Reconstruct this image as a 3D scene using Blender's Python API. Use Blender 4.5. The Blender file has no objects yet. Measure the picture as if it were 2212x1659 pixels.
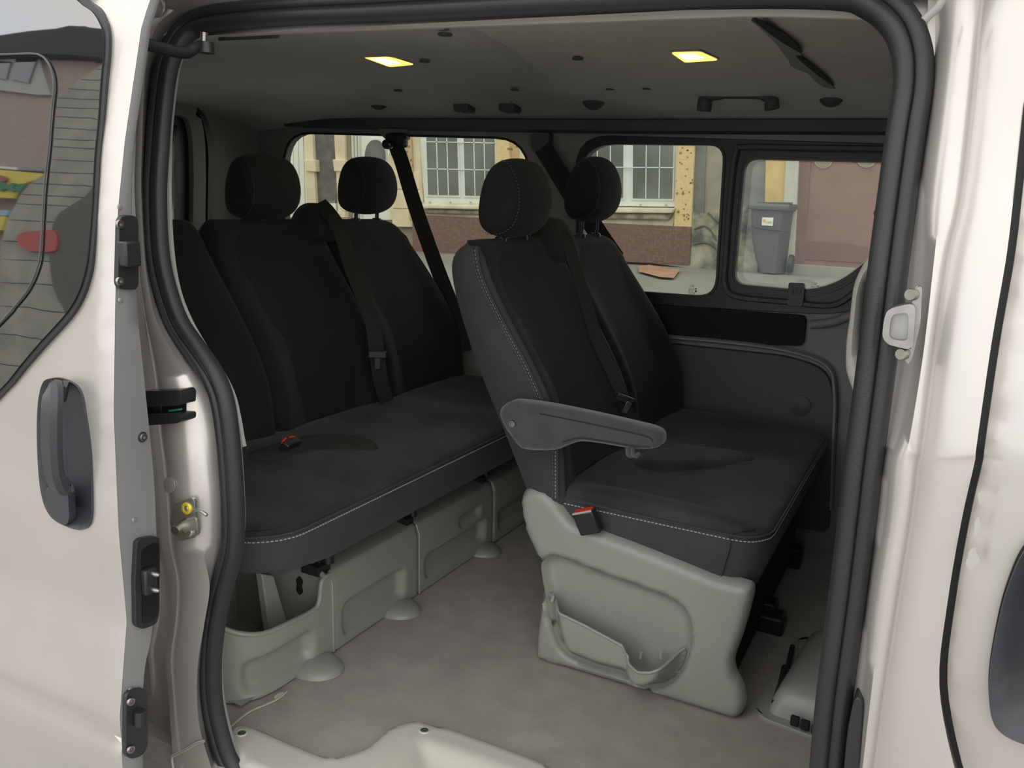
import bpy, bmesh, math, random
import numpy as np
from mathutils import Vector, Matrix
from mathutils.geometry import delaunay_2d_cdt
random.seed(3)
SC = bpy.context.scene
COL = SC.collection

# ------------------------------------------------------------------ camera
F = 1857.33
YAW, PITCH, ROLL = (math.radians(a) for a in (26.41, 12.37, 2.855))
fwd = np.array([-math.sin(YAW)*math.cos(PITCH), math.cos(YAW)*math.cos(PITCH), -math.sin(PITCH)])
_r = np.array([math.cos(YAW), math.sin(YAW), 0.0]); _u = np.cross(_r, fwd)
RT = math.cos(ROLL)*_r + math.sin(ROLL)*_u
UP = np.cross(RT, fwd)
CAM = np.array([0.0, 0.0, 1.0])
cam_d = bpy.data.cameras.new('camera'); cam = bpy.data.objects.new('camera', cam_d); COL.objects.link(cam)
cam_d.sensor_width = 36.0; cam_d.lens = 36.0*F/2212.0; cam_d.clip_start = 0.02
cam.matrix_world = Matrix(((RT[0], UP[0], -fwd[0], CAM[0]), (RT[1], UP[1], -fwd[1], CAM[1]), (RT[2], UP[2], -fwd[2], CAM[2]), (0, 0, 0, 1)))
SC.camera = cam

# ------------------------------------------------------------------ sky, exposure
W = bpy.data.worlds.new('sky'); SC.world = W; W.use_nodes = True
nt = W.node_tree; nt.nodes.clear()
wo = nt.nodes.new('ShaderNodeOutputWorld'); bg = nt.nodes.new('ShaderNodeBackground')
tc = nt.nodes.new('ShaderNodeTexCoord'); nz = nt.nodes.new('ShaderNodeTexNoise'); rp = nt.nodes.new('ShaderNodeValToRGB')
nz.inputs['Scale'].default_value = 2.2; nz.inputs['Detail'].default_value = 6
rp.color_ramp.elements[0].position = 0.40; rp.color_ramp.elements[0].color = (0.86, 0.91, 0.99, 1)
rp.color_ramp.elements[1].position = 0.55; rp.color_ramp.elements[1].color = (1.0, 0.965, 0.915, 1)
nt.links.new(tc.outputs['Generated'], nz.inputs['Vector']); nt.links.new(nz.outputs['Fac'], rp.inputs['Fac'])
nt.links.new(rp.outputs['Color'], bg.inputs['Color']); nt.links.new(bg.outputs['Background'], wo.inputs['Surface'])
bg.inputs['Strength'].default_value = 1.0
SC.view_settings.view_transform = 'Standard'; SC.view_settings.look = 'None'
SC.view_settings.exposure = 1.08; SC.view_settings.gamma = 1.0
SC.view_settings.use_curve_mapping = False

# ------------------------------------------------------------------ a pixel of the photograph to a point on a plane
def ray(px, py): return RT*(px-1106)/F - UP*(py-829.5)/F + fwd
def at(px, py, Y=None, X=None, Z=None):
    d = ray(px, py)
    t = (Y-CAM[1])/d[1] if Y is not None else ((X-CAM[0])/d[0] if X is not None else (Z-CAM[2])/d[2])
    return CAM + t*d
def ats(px, py, fn):                       # on the curved body side Y = fn(z)
    y = fn(0.6)
    for _ in range(12):
        p = at(px, py, Y=y); y = fn(p[2])
    return at(px, py, Y=y)
BZ = [-0.4, 0.05, 0.092, 0.197, 0.346, 0.491, 0.667, 0.818, 0.95, 1.047, 1.202, 1.32]
BY = [0.83, 0.79, 0.785, 0.785, 0.806, 0.80, 0.802, 0.813, 0.825, 0.842, 0.878, 0.93]
def Yd(z): return float(np.interp(z, BZ, BY))          # outer skin of the slid-open door
BZ2 = [-0.4, 0.2, 0.5, 0.8, 1.0, 1.2, 1.32]; BY2 = [1.0, 0.98, 0.975, 0.98, 1.0, 1.045, 1.10]
def Ys(z): return float(np.interp(z, BZ2, BY2))        # body side round the opening
def Yo(z): return Ys(z) - 0.06

# ------------------------------------------------------------------ materials
def M(name, col, rough=0.5, metal=0.0, bump=0.0, bscale=300, var=0.0, vscale=5, coat=0.0, sheen=0.0, spec=0.5, emit=None, es=0.0, detail=3, col2=None):
    m = bpy.data.materials.new(name); m.use_nodes = True
    t = m.node_tree; b = t.nodes['Principled BSDF']
    b.inputs['Base Color'].default_value = (*col, 1); b.inputs['Roughness'].default_value = rough
    b.inputs['Metallic'].default_value = metal; b.inputs['Coat Weight'].default_value = coat
    b.inputs['Coat Roughness'].default_value = 0.06
    b.inputs['Sheen Weight'].default_value = sheen; b.inputs['Specular IOR Level'].default_value = spec
    if emit: b.inputs['Emission Color'].default_value = (*emit, 1); b.inputs['Emission Strength'].default_value = es
    tco = t.nodes.new('ShaderNodeTexCoord')
    n2 = t.nodes.new('ShaderNodeTexNoise'); n2.inputs['Scale'].default_value = vscale; n2.inputs['Detail'].default_value = detail
    t.links.new(tco.outputs['Object'], n2.inputs['Vector'])
    mx = t.nodes.new('ShaderNodeMix'); mx.data_type = 'RGBA'
    c2 = col2 if col2 else tuple(c*(1-max(var, 0.03)) for c in col)
    c1 = col if col2 else tuple(min(1, c*(1+max(var, 0.03))) for c in col)
    mx.inputs['A'].default_value = (*c2, 1); mx.inputs['B'].default_value = (*c1, 1)
    cr = t.nodes.new('ShaderNodeMapRange'); cr.inputs['From Min'].default_value = 0.35; cr.inputs['From Max'].default_value = 0.65
    t.links.new(n2.outputs['Fac'], cr.inputs['Value']); t.links.new(cr.outputs['Result'], mx.inputs['Factor'])
    t.links.new(mx.outputs['Result'], b.inputs['Base Color'])
    if bump:
        n = t.nodes.new('ShaderNodeTexNoise'); n.inputs['Scale'].default_value = bscale; n.inputs['Detail'].default_value = 2
        bp = t.nodes.new('ShaderNodeBump'); bp.inputs['Strength'].default_value = bump; bp.inputs['Distance'].default_value = 0.001
        t.links.new(tco.outputs['Object'], n.inputs['Vector']); t.links.new(n.outputs['Fac'], bp.inputs['Height']); t.links.new(bp.outputs['Normal'], b.inputs['Normal'])
    return m
paint = M('silver_paint', (0.56, 0.53, 0.495), 0.34, 0.55, coat=0.6)
paint_in = M('silver_paint_inner', (0.46, 0.455, 0.45), 0.38, 0.45, coat=0.3)
edgep = M('grey_primer_edge', (0.30, 0.30, 0.30), 0.42, 0.3, coat=0.2, var=.05)
rubber = M('black_rubber', (0.019, 0.020, 0.022), 0.42, bump=0.3, bscale=500)
blackp = M('black_plastic', (0.022, 0.023, 0.025), 0.38, bump=0.3, bscale=900)
handlep = M('charcoal_plastic', (0.040, 0.043, 0.050), 0.45, bump=0.3, bscale=900)
greyp = M('grey_plastic', (0.31, 0.315, 0.28), 0.32, bump=0.25, bscale=900, var=.03)
sillp = M('pale_plastic', (0.56, 0.55, 0.48), 0.5, bump=0.4, bscale=700, var=.05)
carpet = M('grey_carpet', (0.34, 0.312, 0.278), 0.95, bump=1.0, bscale=420, var=.09, vscale=14, detail=8, sheen=.2)
liner = M('headliner', (0.80, 0.76, 0.70), 0.95, bump=0.5, bscale=600, var=.04)  # lighter than the rear panel: brighter light on its slope put into colour
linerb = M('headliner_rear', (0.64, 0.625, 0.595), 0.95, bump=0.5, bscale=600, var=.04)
linertrim = M('headliner_edge_trim', (0.50, 0.48, 0.45), 0.8)
walltrim = M('dark_wall_trim', (0.26, 0.255, 0.245), 0.6, bump=0.4, bscale=700)
walltrim2 = M('darker_wall_trim', (0.085, 0.085, 0.085), 0.6, bump=0.4, bscale=700)
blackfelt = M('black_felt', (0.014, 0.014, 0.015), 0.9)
fabric = M('charcoal_fabric', (0.043, 0.044, 0.047), 0.8, bump=0.7, bscale=500, var=.1, vscale=9, sheen=.08)
suede = M('charcoal_suede', (0.033, 0.033, 0.038), 0.95, bump=0.5, bscale=600, var=.4, vscale=7, sheen=.10, detail=5)
backcl = M('dark_back_cloth', (0.0145, 0.0146, 0.0150), 0.95, bump=0.6, bscale=500, var=.2, sheen=.05)
inscl = M('black_centre_cloth', (0.0100, 0.0100, 0.0105), 0.95, bump=0.6, bscale=500, var=.2, sheen=.04)
armfab = M('armrest_suede', (0.062, 0.056, 0.060), 0.95, bump=0.9, bscale=500, var=.15, vscale=25, sheen=.4, detail=6)
web = M('belt_webbing', (0.020, 0.020, 0.020), 0.75, bump=0.8, bscale=700)
thread = M('grey_thread', (0.42, 0.42, 0.43), 0.8)
red = M('red_button', (0.75, 0.05, 0.03), 0.4)
steel = M('steel', (0.34, 0.33, 0.31), 0.38, 1.0, var=.1, vscale=60)
zinc = M('zinc_plate', (0.60, 0.60, 0.50), 0.32, 0.85, var=.12, vscale=40)
yellowm = M('yellow_bolt', (0.80, 0.62, 0.06), 0.35, 0.4)
green = M('green_strip', (0.03, 0.28, 0.13), 0.5)
darkglass = M('privacy_glass', (0.008, 0.009, 0.009), 0.02, spec=1.0)
darkglass.node_tree.nodes['Principled BSDF'].inputs['IOR'].default_value = 2.1
frit = M('glass_edge_band', (0.010, 0.010, 0.012), 0.12)
lampglass = M('lamp_lens', (0.9, 0.6, 0.3), 0.3, emit=(1.0, 0.50, 0.10), es=.95)
bulb = M('lamp_bulb', (1, 0.9, 0.7), 0.3, emit=(1.0, 0.80, 0.36), es=3.0)
def glassmat(name, tint, refl):
    m = bpy.data.materials.new(name); m.use_nodes = True; t = m.node_tree; t.nodes.clear()
    o = t.nodes.new('ShaderNodeOutputMaterial'); tr = t.nodes.new('ShaderNodeBsdfTransparent'); g = t.nodes.new('ShaderNodeBsdfGlossy')
    g.inputs['Roughness'].default_value = 0.01; tr.inputs['Color'].default_value = (*tint, 1)
    lw = t.nodes.new('ShaderNodeFresnel'); lw.inputs['IOR'].default_value = refl; mx = t.nodes.new('ShaderNodeMixShader')
    t.links.new(lw.outputs['Fac'], mx.inputs['Fac']); t.links.new(tr.outputs['BSDF'], mx.inputs[1]); t.links.new(g.outputs['BSDF'], mx.inputs[2]); t.links.new(mx.outputs['Shader'], o.inputs['Surface'])
    return m
carglass = glassmat('car_glass', (0.80, 0.83, 0.79), 1.35)
# street
stone = M('cream_stone', (0.72, 0.60, 0.42), 0.9, bump=0.5, bscale=30, var=.08, vscale=3)
stone2 = M('pale_stone', (0.70, 0.63, 0.49), 0.9, bump=0.5, bscale=30, var=.12, vscale=4, detail=6)
roughd = M('dark_render', (0.155, 0.140, 0.128), 0.95, bump=1.0, bscale=12, var=.2, vscale=6, detail=6)
taupe = M('taupe_render', (0.33, 0.27, 0.21), 0.95, bump=0.6, bscale=20, var=.08)
greyr = M('grey_render', (0.20, 0.20, 0.185), 0.95, var=.15, vscale=5, detail=6)
tanr = M('tan_render', (0.33, 0.295, 0.24), 0.95, bump=0.8, bscale=15, var=.12, vscale=3, detail=6)
olds = M('old_masonry', (0.45, 0.42, 0.33), 0.95, bump=1.0, bscale=9, vscale=4.5, detail=8, col2=(0.12, 0.125, 0.11))
white = M('white_pvc', (0.74, 0.76, 0.72), 0.4)
whited = M('white_door', (0.75, 0.74, 0.68), 0.45)
bluew = M('pale_glazing_bar', (0.62, 0.74, 0.74), 0.4)
curtain = M('window_pane_glass', (0.17, 0.18, 0.165), 0.12, var=.25, vscale=1.2)
ovalg = M('frosted_oval_glass', (0.13, 0.135, 0.12), 0.2, var=.2, vscale=4)
brown = M('brown_garage_paint', (0.255, 0.135, 0.105), 0.7, bump=1.0, bscale=7, var=.09, vscale=2.5, detail=7)
brownd = M('brown_kick_paint', (0.20, 0.100, 0.080), 0.7, var=.06)
portg = M('porthole_glass', (0.22, 0.19, 0.12), 0.3)
asphalt = M('asphalt', (0.22, 0.205, 0.18), 0.95, bump=0.8, bscale=30, var=.16, vscale=.9, detail=8)
orange = M('worn_orange_patch', (0.36, 0.205, 0.13), 0.95, var=.12, vscale=6, detail=6)
binm = M('bin_plastic', (0.075, 0.074, 0.070), 0.6, var=.05)
ochre = M('ochre_render', (0.60, 0.43, 0.17), 0.9, bump=0.6, bscale=12, var=.1, vscale=4)
paper = M('sticker_paper', (0.75, 0.76, 0.72), 0.6); lime = M('lime_print', (0.42, 0.58, 0.18), 0.6); orgp = M('orange_print', (0.75, 0.42, 0.15), 0.6)
pinkw = M('pink_render', (0.42, 0.33, 0.29), 0.95, var=.04); roofd = M('dark_eaves', (0.05, 0.05, 0.05), 0.9)
plankw = M('weathered_white_boards', (0.40, 0.39, 0.34), 0.85, var=.15, vscale=3, detail=7)
signy = M('yellow_sign', (0.75, 0.62, 0.10), 0.6); signg = M('sign_green', (0.05, 0.22, 0.13), 0.6); redp = M('red_oval_paint', (0.50, 0.10, 0.09), 0.5)
bluep = M('blue_strip', (0.35, 0.50, 0.62), 0.6); road = M('road', (0.30, 0.29, 0.27), 0.95, var=.1)
def tilemat(name, ca, cb, size, joint=(0.55, 0.45, 0.30), thr=0.83, gap=.08):
    m = M(name, ca, 0.5); t = m.node_tree; b = t.nodes['Principled BSDF']
    tco = t.nodes.new('ShaderNodeTexCoord'); mp = t.nodes.new('ShaderNodeMapping'); mp.inputs['Scale'].default_value = (1/size,)*3
    mp.inputs['Rotation'].default_value = (math.pi/2, 0, 0)
    t.links.new(tco.outputs['Object'], mp.inputs['Vector'])
    sn = t.nodes.new('ShaderNodeVectorMath'); sn.operation = 'FLOOR'; t.links.new(mp.outputs['Vector'], sn.inputs[0])
    wn = t.nodes.new('ShaderNodeTexWhiteNoise'); wn.noise_dimensions = '2D'; t.links.new(sn.outputs['Vector'], wn.inputs['Vector'])
    cr = t.nodes.new('ShaderNodeValToRGB'); cr.color_ramp.interpolation = 'CONSTANT'
    cr.color_ramp.elements[0].color = (*ca, 1); cr.color_ramp.elements[1].position = thr; cr.color_ramp.elements[1].color = (*cb, 1)
    e = cr.color_ramp.elements.new(thr*0.5); e.color = (ca[0]*1.1, ca[1]*1.08, ca[2]*1.04, 1)
    t.links.new(wn.outputs['Value'], cr.inputs['Fac'])
    fr = t.nodes.new('ShaderNodeVectorMath'); fr.operation = 'FRACTION'; t.links.new(mp.outputs['Vector'], fr.inputs[0])
    sx = t.nodes.new('ShaderNodeSeparateXYZ'); t.links.new(fr.outputs['Vector'], sx.inputs[0])
    mn = t.nodes.new('ShaderNodeMath'); mn.operation = 'MINIMUM'; t.links.new(sx.outputs['X'], mn.inputs[0]); t.links.new(sx.outputs['Y'], mn.inputs[1])
    lt = t.nodes.new('ShaderNodeMath'); lt.operation = 'LESS_THAN'; lt.inputs[1].default_value = gap; t.links.new(mn.outputs[0], lt.inputs[0])
    mx = t.nodes.new('ShaderNodeMix'); mx.data_type = 'RGBA'; mx.inputs['B'].default_value = (*joint, 1)
    t.links.new(lt.outputs[0], mx.inputs['Factor']); t.links.new(cr.outputs['Color'], mx.inputs['A']); t.links.new(mx.outputs['Result'], b.inputs['Base Color'])
    return m
mosaic = tilemat('amber_mosaic', (0.66, 0.49, 0.25), (0.33, 0.19, 0.08), 0.045, (0.74, 0.60, 0.36), .95, .12)
mosaicd = tilemat('darker_mosaic', (0.50, 0.35, 0.18), (0.26, 0.14, 0.07), 0.045, (0.52, 0.40, 0.24), .80, .12)
mosaicr = tilemat('maroon_mosaic', (0.185, 0.100, 0.084), (0.215, 0.125, 0.105), 0.045, (0.15, 0.085, 0.072), .6, .12)

def textmesh(name, st, size, ext, mat):
    cv = bpy.data.curves.new(name, 'FONT'); cv.body = st; cv.size = size; cv.extrude = ext
    t = bpy.data.objects.new(name, cv); me = bpy.data.meshes.new_from_object(t)
    bpy.data.objects.remove(t); me.materials.clear(); me.materials.append(mat)
    o = bpy.data.objects.new(name, me); COL.objects.link(o); return o
# ------------------------------------------------------------------ geometry helpers
OFF = {}
def offs(parent):
    return OFF.get(parent.name, Vector((0, 0, 0))) if parent else Vector((0, 0, 0))
def make(name, verts, faces, mat, parent=None, smooth=True, bevel=0, sub=0, ang=38, seg=2):
    o0 = offs(parent)
    me = bpy.data.meshes.new(name)
    bm = bmesh.new()
    vs = [bm.verts.new(Vector(v) - o0) for v in verts]
    for f in faces:
        try: bm.faces.new([vs[i] for i in f])
        except ValueError: pass
    bmesh.ops.remove_doubles(bm, verts=bm.verts, dist=1e-6)
    bmesh.ops.recalc_face_normals(bm, faces=bm.faces)
    for f in bm.faces: f.smooth = smooth
    a = math.radians(ang)
    if smooth and not sub:
        for e in bm.edges:
            if len(e.link_faces) == 2 and e.calc_face_angle(0) > a: e.smooth = False
    bm.to_mesh(me); bm.free()
    if isinstance(mat, bpy.types.Material): me.materials.append(mat)
    o = bpy.data.objects.new(name, me); COL.objects.link(o)
    if parent: o.parent = parent; OFF[o.name] = o0
    if bevel:
        b = o.modifiers.new('b', 'BEVEL'); b.width = bevel; b.segments = seg; b.limit_method = 'ANGLE'; b.angle_limit = math.radians(40); b.harden_normals = False
    if sub:
        s = o.modifiers.new('s', 'SUBSURF'); s.levels = sub; s.render_levels = sub
    return o
def thing(name, label, cat, loc, group=None):
    o = bpy.data.objects.new(name, None); COL.objects.link(o); o.location = loc; o.empty_display_size = .05
    o['label'] = label; o['category'] = cat
    if group: o['group'] = group
    OFF[o.name] = Vector(loc); return o
def tag(o, label, cat, group=None):
    o['label'] = label; o['category'] = cat
    if group: o['group'] = group
    return o
def lab(o, label): o['label'] = label; return o
def struct(o): o['kind'] = 'structure'; return o
def inside(p, poly):
    x, y = p; c = False; n = len(poly)
    for i in range(n):
        x1, y1 = poly[i]; x2, y2 = poly[i-1]
        if (y1 > y) != (y2 > y) and x < (x2-x1)*(y-y1)/(y2-y1)+x1: c = not c
    return c
def edist(P, poly, closed=True):
    P = np.atleast_2d(np.array(P, float)); A = np.array(poly, float); B = np.roll(A, -1, 0)
    if not closed: A = A[:-1]; B = B[:-1]
    d = np.full(len(P), 1e9)
    for a, b in zip(A, B):
        ab = b-a; t = np.clip(((P-a)@ab)/max(ab@ab, 1e-12), 0, 1)
        d = np.minimum(d, np.hypot(*(P-(a+t[:, None]*ab)).T))
    return d
def densify(poly, step, closed=True):
    out = []; n = len(poly)
    for i in range(n if closed else n-1):
        a = np.array(poly[i], float); b = np.array(poly[(i+1) % n], float)
        k = max(1, int(np.hypot(*(b-a)[:2])/step)) if step else 1
        for j in range(k): out.append(tuple(a+(b-a)*j/k))
    if not closed: out.append(tuple(poly[-1]))
    return out
def cat(pts, n=6, closed=False):
    P = [np.array(p, float) for p in pts]; N = len(P); out = []
    rng = range(N) if closed else range(N-1)
    for i in rng:
        p0 = P[(i-1) % N] if closed or i > 0 else 2*P[0]-P[1]
        p1 = P[i]; p2 = P[(i+1) % N]
        p3 = P[(i+2) % N] if closed or i+2 < N else 2*P[-1]-P[-2]
        for j in range(n):
            t = j/n
            out.append(tuple(0.5*((2*p1)+(-p0+p2)*t+(2*p0-5*p1+4*p2-p3)*t*t+(-p0+3*p1-3*p2+p3)*t**3)))
    if not closed: out.append(tuple(P[-1]))
    return out
def rrect(x0, y0, x1, y1, r, n=5):
    out = []
    for cx, cy, a0 in ((x1-r, y0+r, -90), (x1-r, y1-r, 0), (x0+r, y1-r, 90), (x0+r, y0+r, 180)):
        for i in range(n+1):
            a = math.radians(a0+90*i/n); out.append((cx+r*math.cos(a), cy+r*math.sin(a)))
    return out
def roundpoly(poly, r, n=4):
    out = []; N = len(poly)
    for i in range(N):
        p = np.array(poly[i], float); a = np.array(poly[i-1], float); b = np.array(poly[(i+1) % N], float)
        rr = r[i] if isinstance(r, (list, tuple)) else r
        la = np.linalg.norm(a-p); lb = np.linalg.norm(b-p); q = min(rr, la*.48, lb*.48)
        s = p+(a-p)/la*q; e = p+(b-p)/lb*q
        for j in range(n+1):
            t = j/n; out.append(tuple((1-t)**2*s+2*t*(1-t)*p+t*t*e))
    return out
def tri2d(outline, holes, step):
    loops = [densify(outline, step)] + [densify(h, step) for h in holes]
    pts = []; edges = []
    for L in loops:
        s = len(pts); pts += [tuple(p[:2]) for p in L]; edges += [(s+i, s+(i+1) % len(L)) for i in range(len(L))]
    nb = len(pts)
    if step:
        xs = [p[0] for p in loops[0]]; ys = [p[1] for p in loops[0]]
        G = []
        y = min(ys)+step*.5; k = 0
        while y < max(ys):
            x = min(xs)+step*(.5 if k % 2 else 1.0)
            while x < max(xs):
                if inside((x, y), loops[0]) and not any(inside((x, y), h) for h in loops[1:]): G.append((x, y))
                x += step
            y += step*.87; k += 1
        if G:
            G = np.array(G); d = np.full(len(G), 1e9)
            for L in loops: d = np.minimum(d, edist(G, [q[:2] for q in L]))
            pts += [tuple(g) for g, q in zip(G, d) if q > step*.45]
    v, e, f, ov, oe, of = delaunay_2d_cdt([Vector(p) for p in pts], edges, [], 0, 1e-7)
    V = [(p[0], p[1]) for p in v]; T = []
    for q in f:
        c = (sum(V[i][0] for i in q)/3, sum(V[i][1] for i in q)/3)
        if inside(c, loops[0]) and not any(inside(c, h) for h in loops[1:]): T.append(tuple(q))
    return V, T, loops
def slab(name, outline, mp, t, mat, parent=None, holes=(), step=0, bevel=0, ang=38, smooth=True, seg=2):
    """plate over a 2-D outline; mp(u, v, w) puts it in space, w runs 0..t through its thickness"""
    V, T, loops = tri2d(outline, list(holes), step)
    vec = getattr(mp, 'vec', None)
    if vec: fr = vec(V, 0.0); bk = vec(V, t)
    else: fr = [mp(u, v, 0.0) for u, v in V]; bk = [mp(u, v, t) for u, v in V]
    n = len(V); faces = list(T)
    if t:
        faces += [tuple(n+i for i in reversed(q)) for q in T]
        cnt = {}
        for q in T:
            for i in range(3):
                a, b = q[i], q[(i+1) % 3]; cnt[(a, b)] = 1
        for (a, b) in cnt:
            if (b, a) not in cnt: faces.append((b, a, n+a, n+b))
        return make(name, list(fr)+list(bk), faces, mat, parent, smooth, bevel, ang=ang, seg=seg)
    return make(name, fr, faces, mat, parent, smooth, bevel, ang=ang)
def loft(name, rings, mat, parent=None, closed=True, caps=True, sub=0, bevel=0, ang=38):
    n = len(rings[0]); V = [p for r in rings for p in r]; Fc = []
    for i in range(len(rings)-1):
        for j in range(n if closed else n-1):
            k = (j+1) % n
            Fc.append((i*n+j, i*n+k, (i+1)*n+k, (i+1)*n+j))
    if caps and closed:
        for base, rv in ((0, True), ((len(rings)-1)*n, False)):
            c = np.mean([np.array(V[base+j]) for j in range(n)], 0); V.append(tuple(c)); ci = len(V)-1
            for j in range(n): Fc.append((base+j, base+(j+1) % n, ci))
    return make(name, V, Fc, mat, parent, True, bevel, sub, ang)
def frames(path):
    P = [np.array(p, float) for p in path]; T = []
    for i in range(len(P)):
        a = P[max(0, i-1)]; b = P[min(len(P)-1, i+1)]; d = b-a; T.append(d/max(np.linalg.norm(d), 1e-9))
    return P, T
def tube(name, path, r, mat, parent=None, n=8, squash=None, caps=True):
    P, T = frames(path); up = np.array([0.13, 0.2, 1.0]); rings = []
    if abs(T[0]@up) > .95*np.linalg.norm(up): up = np.array([1.0, 0.1, 0])
    N = np.cross(T[0], up); N /= np.linalg.norm(N)
    for i, (p, t) in enumerate(zip(P, T)):
        N = N-(N@t)*t; N /= np.linalg.norm(N); B = np.cross(t, N)
        rr = r[i] if isinstance(r, (list, tuple)) else r
        rings.append([tuple(p+rr*(math.cos(a)*N+math.sin(a)*B)) for a in (2*math.pi*k/n for k in range(n))])
    return loft(name, rings, mat, parent, caps=caps, ang=50)
def sweep(name, path, prof, mat, parent=None, normal=(0, -1, 0), closed=False, bevel=0, ang=38):
    """prof: list of (a, b): a across the path in its surface, b along the given normal"""
    P, T = frames(path); rings = []
    for i, (p, t) in enumerate(zip(P, T)):
        nn = np.array(normal(p) if callable(normal) else normal, float); nn = nn-(nn@t)*t; nn /= np.linalg.norm(nn)
        s = np.cross(t, nn); rings.append([tuple(p+s*a+nn*b) for a, b in prof])
    return loft(name, rings, mat, parent, bevel=bevel, ang=ang)
def ribbon(name, path, w, mat, parent=None, normal=(1, 0, 0), t=0.0016):
    return sweep(name, path, [(-w/2, -t), (w/2, -t), (w/2, t), (-w/2, t)], mat, parent, normal)
def box(name, c, s, mat, parent=None, bevel=0.002, rot=None, taper=1.0):
    V = []
    for z in (-1, 1):
        k = taper if z > 0 else 1.0
        for x, y in ((-1, -1), (1, -1), (1, 1), (-1, 1)):
            v = Vector((x*s[0]/2*k, y*s[1]/2*k, z*s[2]/2))
            if rot is not None: v = rot @ v
            V.append(v+Vector(c))
    return make(name, V, [(0, 1, 2, 3), (4, 5, 6, 7), (0, 1, 5, 4), (1, 2, 6, 5), (2, 3, 7, 6), (3, 0, 4, 7)], mat, parent, True, bevel)
def disc(name, c, ax, r, h, mat, parent=None, n=20, hollow=0, bevel=0):
    c = np.array(c, float); ax = np.array(ax, float); ax /= np.linalg.norm(ax)
    u = np.cross(ax, (0.31, 0.2, 0.93)); u /= np.linalg.norm(u); v = np.cross(ax, u)
    ring = lambda rr, hh: [tuple(c+ax*hh+rr*(math.cos(a)*u+math.sin(a)*v)) for a in (2*math.pi*k/n for k in range(n))]
    if hollow: return loft(name, [ring(r, 0), ring(r, h*.7), ring(r*.92, h), ring(hollow, h), ring(hollow*.9, h*.35)], mat, parent, bevel=bevel, ang=50)
    return loft(name, [ring(r, 0), ring(r, h*.75), ring(r*.9, h)], mat, parent, bevel=bevel, ang=50)
def smooth01(x): x = np.clip(x, 0, 1); return x*x*(3-2*x)
def dashes(name, path, mat, parent, r=0.0009, on=.005, gap=.003):
    """short threads of a seam: one mesh of tiny sticks"""
    P = [np.array(p, float) for p in path]; V = []; Fc = []
    L = np.concatenate([[0], np.cumsum([np.linalg.norm(P[i+1]-P[i]) for i in range(len(P)-1)])])
    X = np.array(P); s = 0
    while s+on < L[-1]:
        a = np.array([np.interp(s, L, X[:, k]) for k in range(3)]); b = np.array([np.interp(s+on, L, X[:, k]) for k in range(3)])
        t = (b-a)/np.linalg.norm(b-a); u = np.cross(t, (.3, .5, .81)); u /= np.linalg.norm(u); w = np.cross(t, u)
        k = len(V)
        for q in (a, b):
            for x, y in ((-1, -1), (1, -1), (1, 1), (-1, 1)): V.append(tuple(q+r*(x*u+y*w)))
        Fc += [(k, k+1, k+2, k+3), (k+4, k+5, k+6, k+7), (k, k+1, k+5, k+4), (k+1, k+2, k+6, k+5), (k+2, k+3, k+7, k+6), (k+3, k, k+4, k+7)]
        s += on+gap
    o = make(name, V, Fc, mat, parent, False); o['kind'] = 'stuff'; return o
def planeY(Y, sgn=1): return lambda u, v, w: (u, Y+sgn*w, v)
def pxpoly(pts, Y=None, X=None, Z=None, n=0, closed=True, r=0):
    Q = []
    for x, y in pts:
        p = at(x, y, Y=Y, X=X, Z=Z)
        Q.append((p[0], p[2]) if Y is not None else ((p[1], p[2]) if X is not None else (p[0], p[1])))
    if r: return roundpoly(Q, r)
    return cat(Q, n, closed) if n else Q

# ================================================================== THE VAN BODY (setting)
# floor
def fl(u, v, w): return (u, v, -w)
stp = cat([(p[0], p[1]) for p in (at(x, y, Z=.012) for x, y in [(828, 1700), (868, 1640), (890, 1606), (905, 1598), (930, 1600), (1000, 1622), (1090, 1655), (1200, 1700)])], 3)+[(-.30, 1.14), (-.30, .99), (-.72, .99)]
struct(slab('floor', [(-2.5, .97), (1.2, .97), (1.2, 2.66), (-2.5, 2.66)], fl, 0.05, carpet, holes=[stp], step=0))
# ceiling in two panels that meet at a fold across the roof
def zc(y): return float(np.interp(y, [1.06, 1.12, 1.25, 1.5, 1.83, 2.2, 2.45, 2.56, 2.63], [1.223, 1.236, 1.261, 1.29, 1.305, 1.30, 1.287, 1.27, 1.25]))
def xfold(y): return float(np.interp(y, [1.06, 2.1, 2.3, 2.45, 2.6], [-0.75, -1.01, -1.05, -.98, -.80]))
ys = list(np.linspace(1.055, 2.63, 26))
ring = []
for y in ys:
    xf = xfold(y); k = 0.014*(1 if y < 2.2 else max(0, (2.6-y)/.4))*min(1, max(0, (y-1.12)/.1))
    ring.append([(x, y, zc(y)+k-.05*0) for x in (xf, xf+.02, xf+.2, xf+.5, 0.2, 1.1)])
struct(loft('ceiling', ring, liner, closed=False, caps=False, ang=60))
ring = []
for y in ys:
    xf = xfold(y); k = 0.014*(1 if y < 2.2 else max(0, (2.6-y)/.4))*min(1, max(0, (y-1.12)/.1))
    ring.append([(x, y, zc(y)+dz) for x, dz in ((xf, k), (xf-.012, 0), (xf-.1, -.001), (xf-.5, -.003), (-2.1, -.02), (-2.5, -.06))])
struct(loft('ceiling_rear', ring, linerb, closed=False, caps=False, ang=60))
struct(loft('trim_15', [[(x, 1.092, 1.32), (x, 1.090, 1.25), (x, 1.088, zc(1.088)-.002)] for x in (-2.5, -1.6, -1.2, -1.0, -.8, -.6, -.3, 0, .4, 1.1)], linertrim, closed=False, caps=False))
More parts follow.
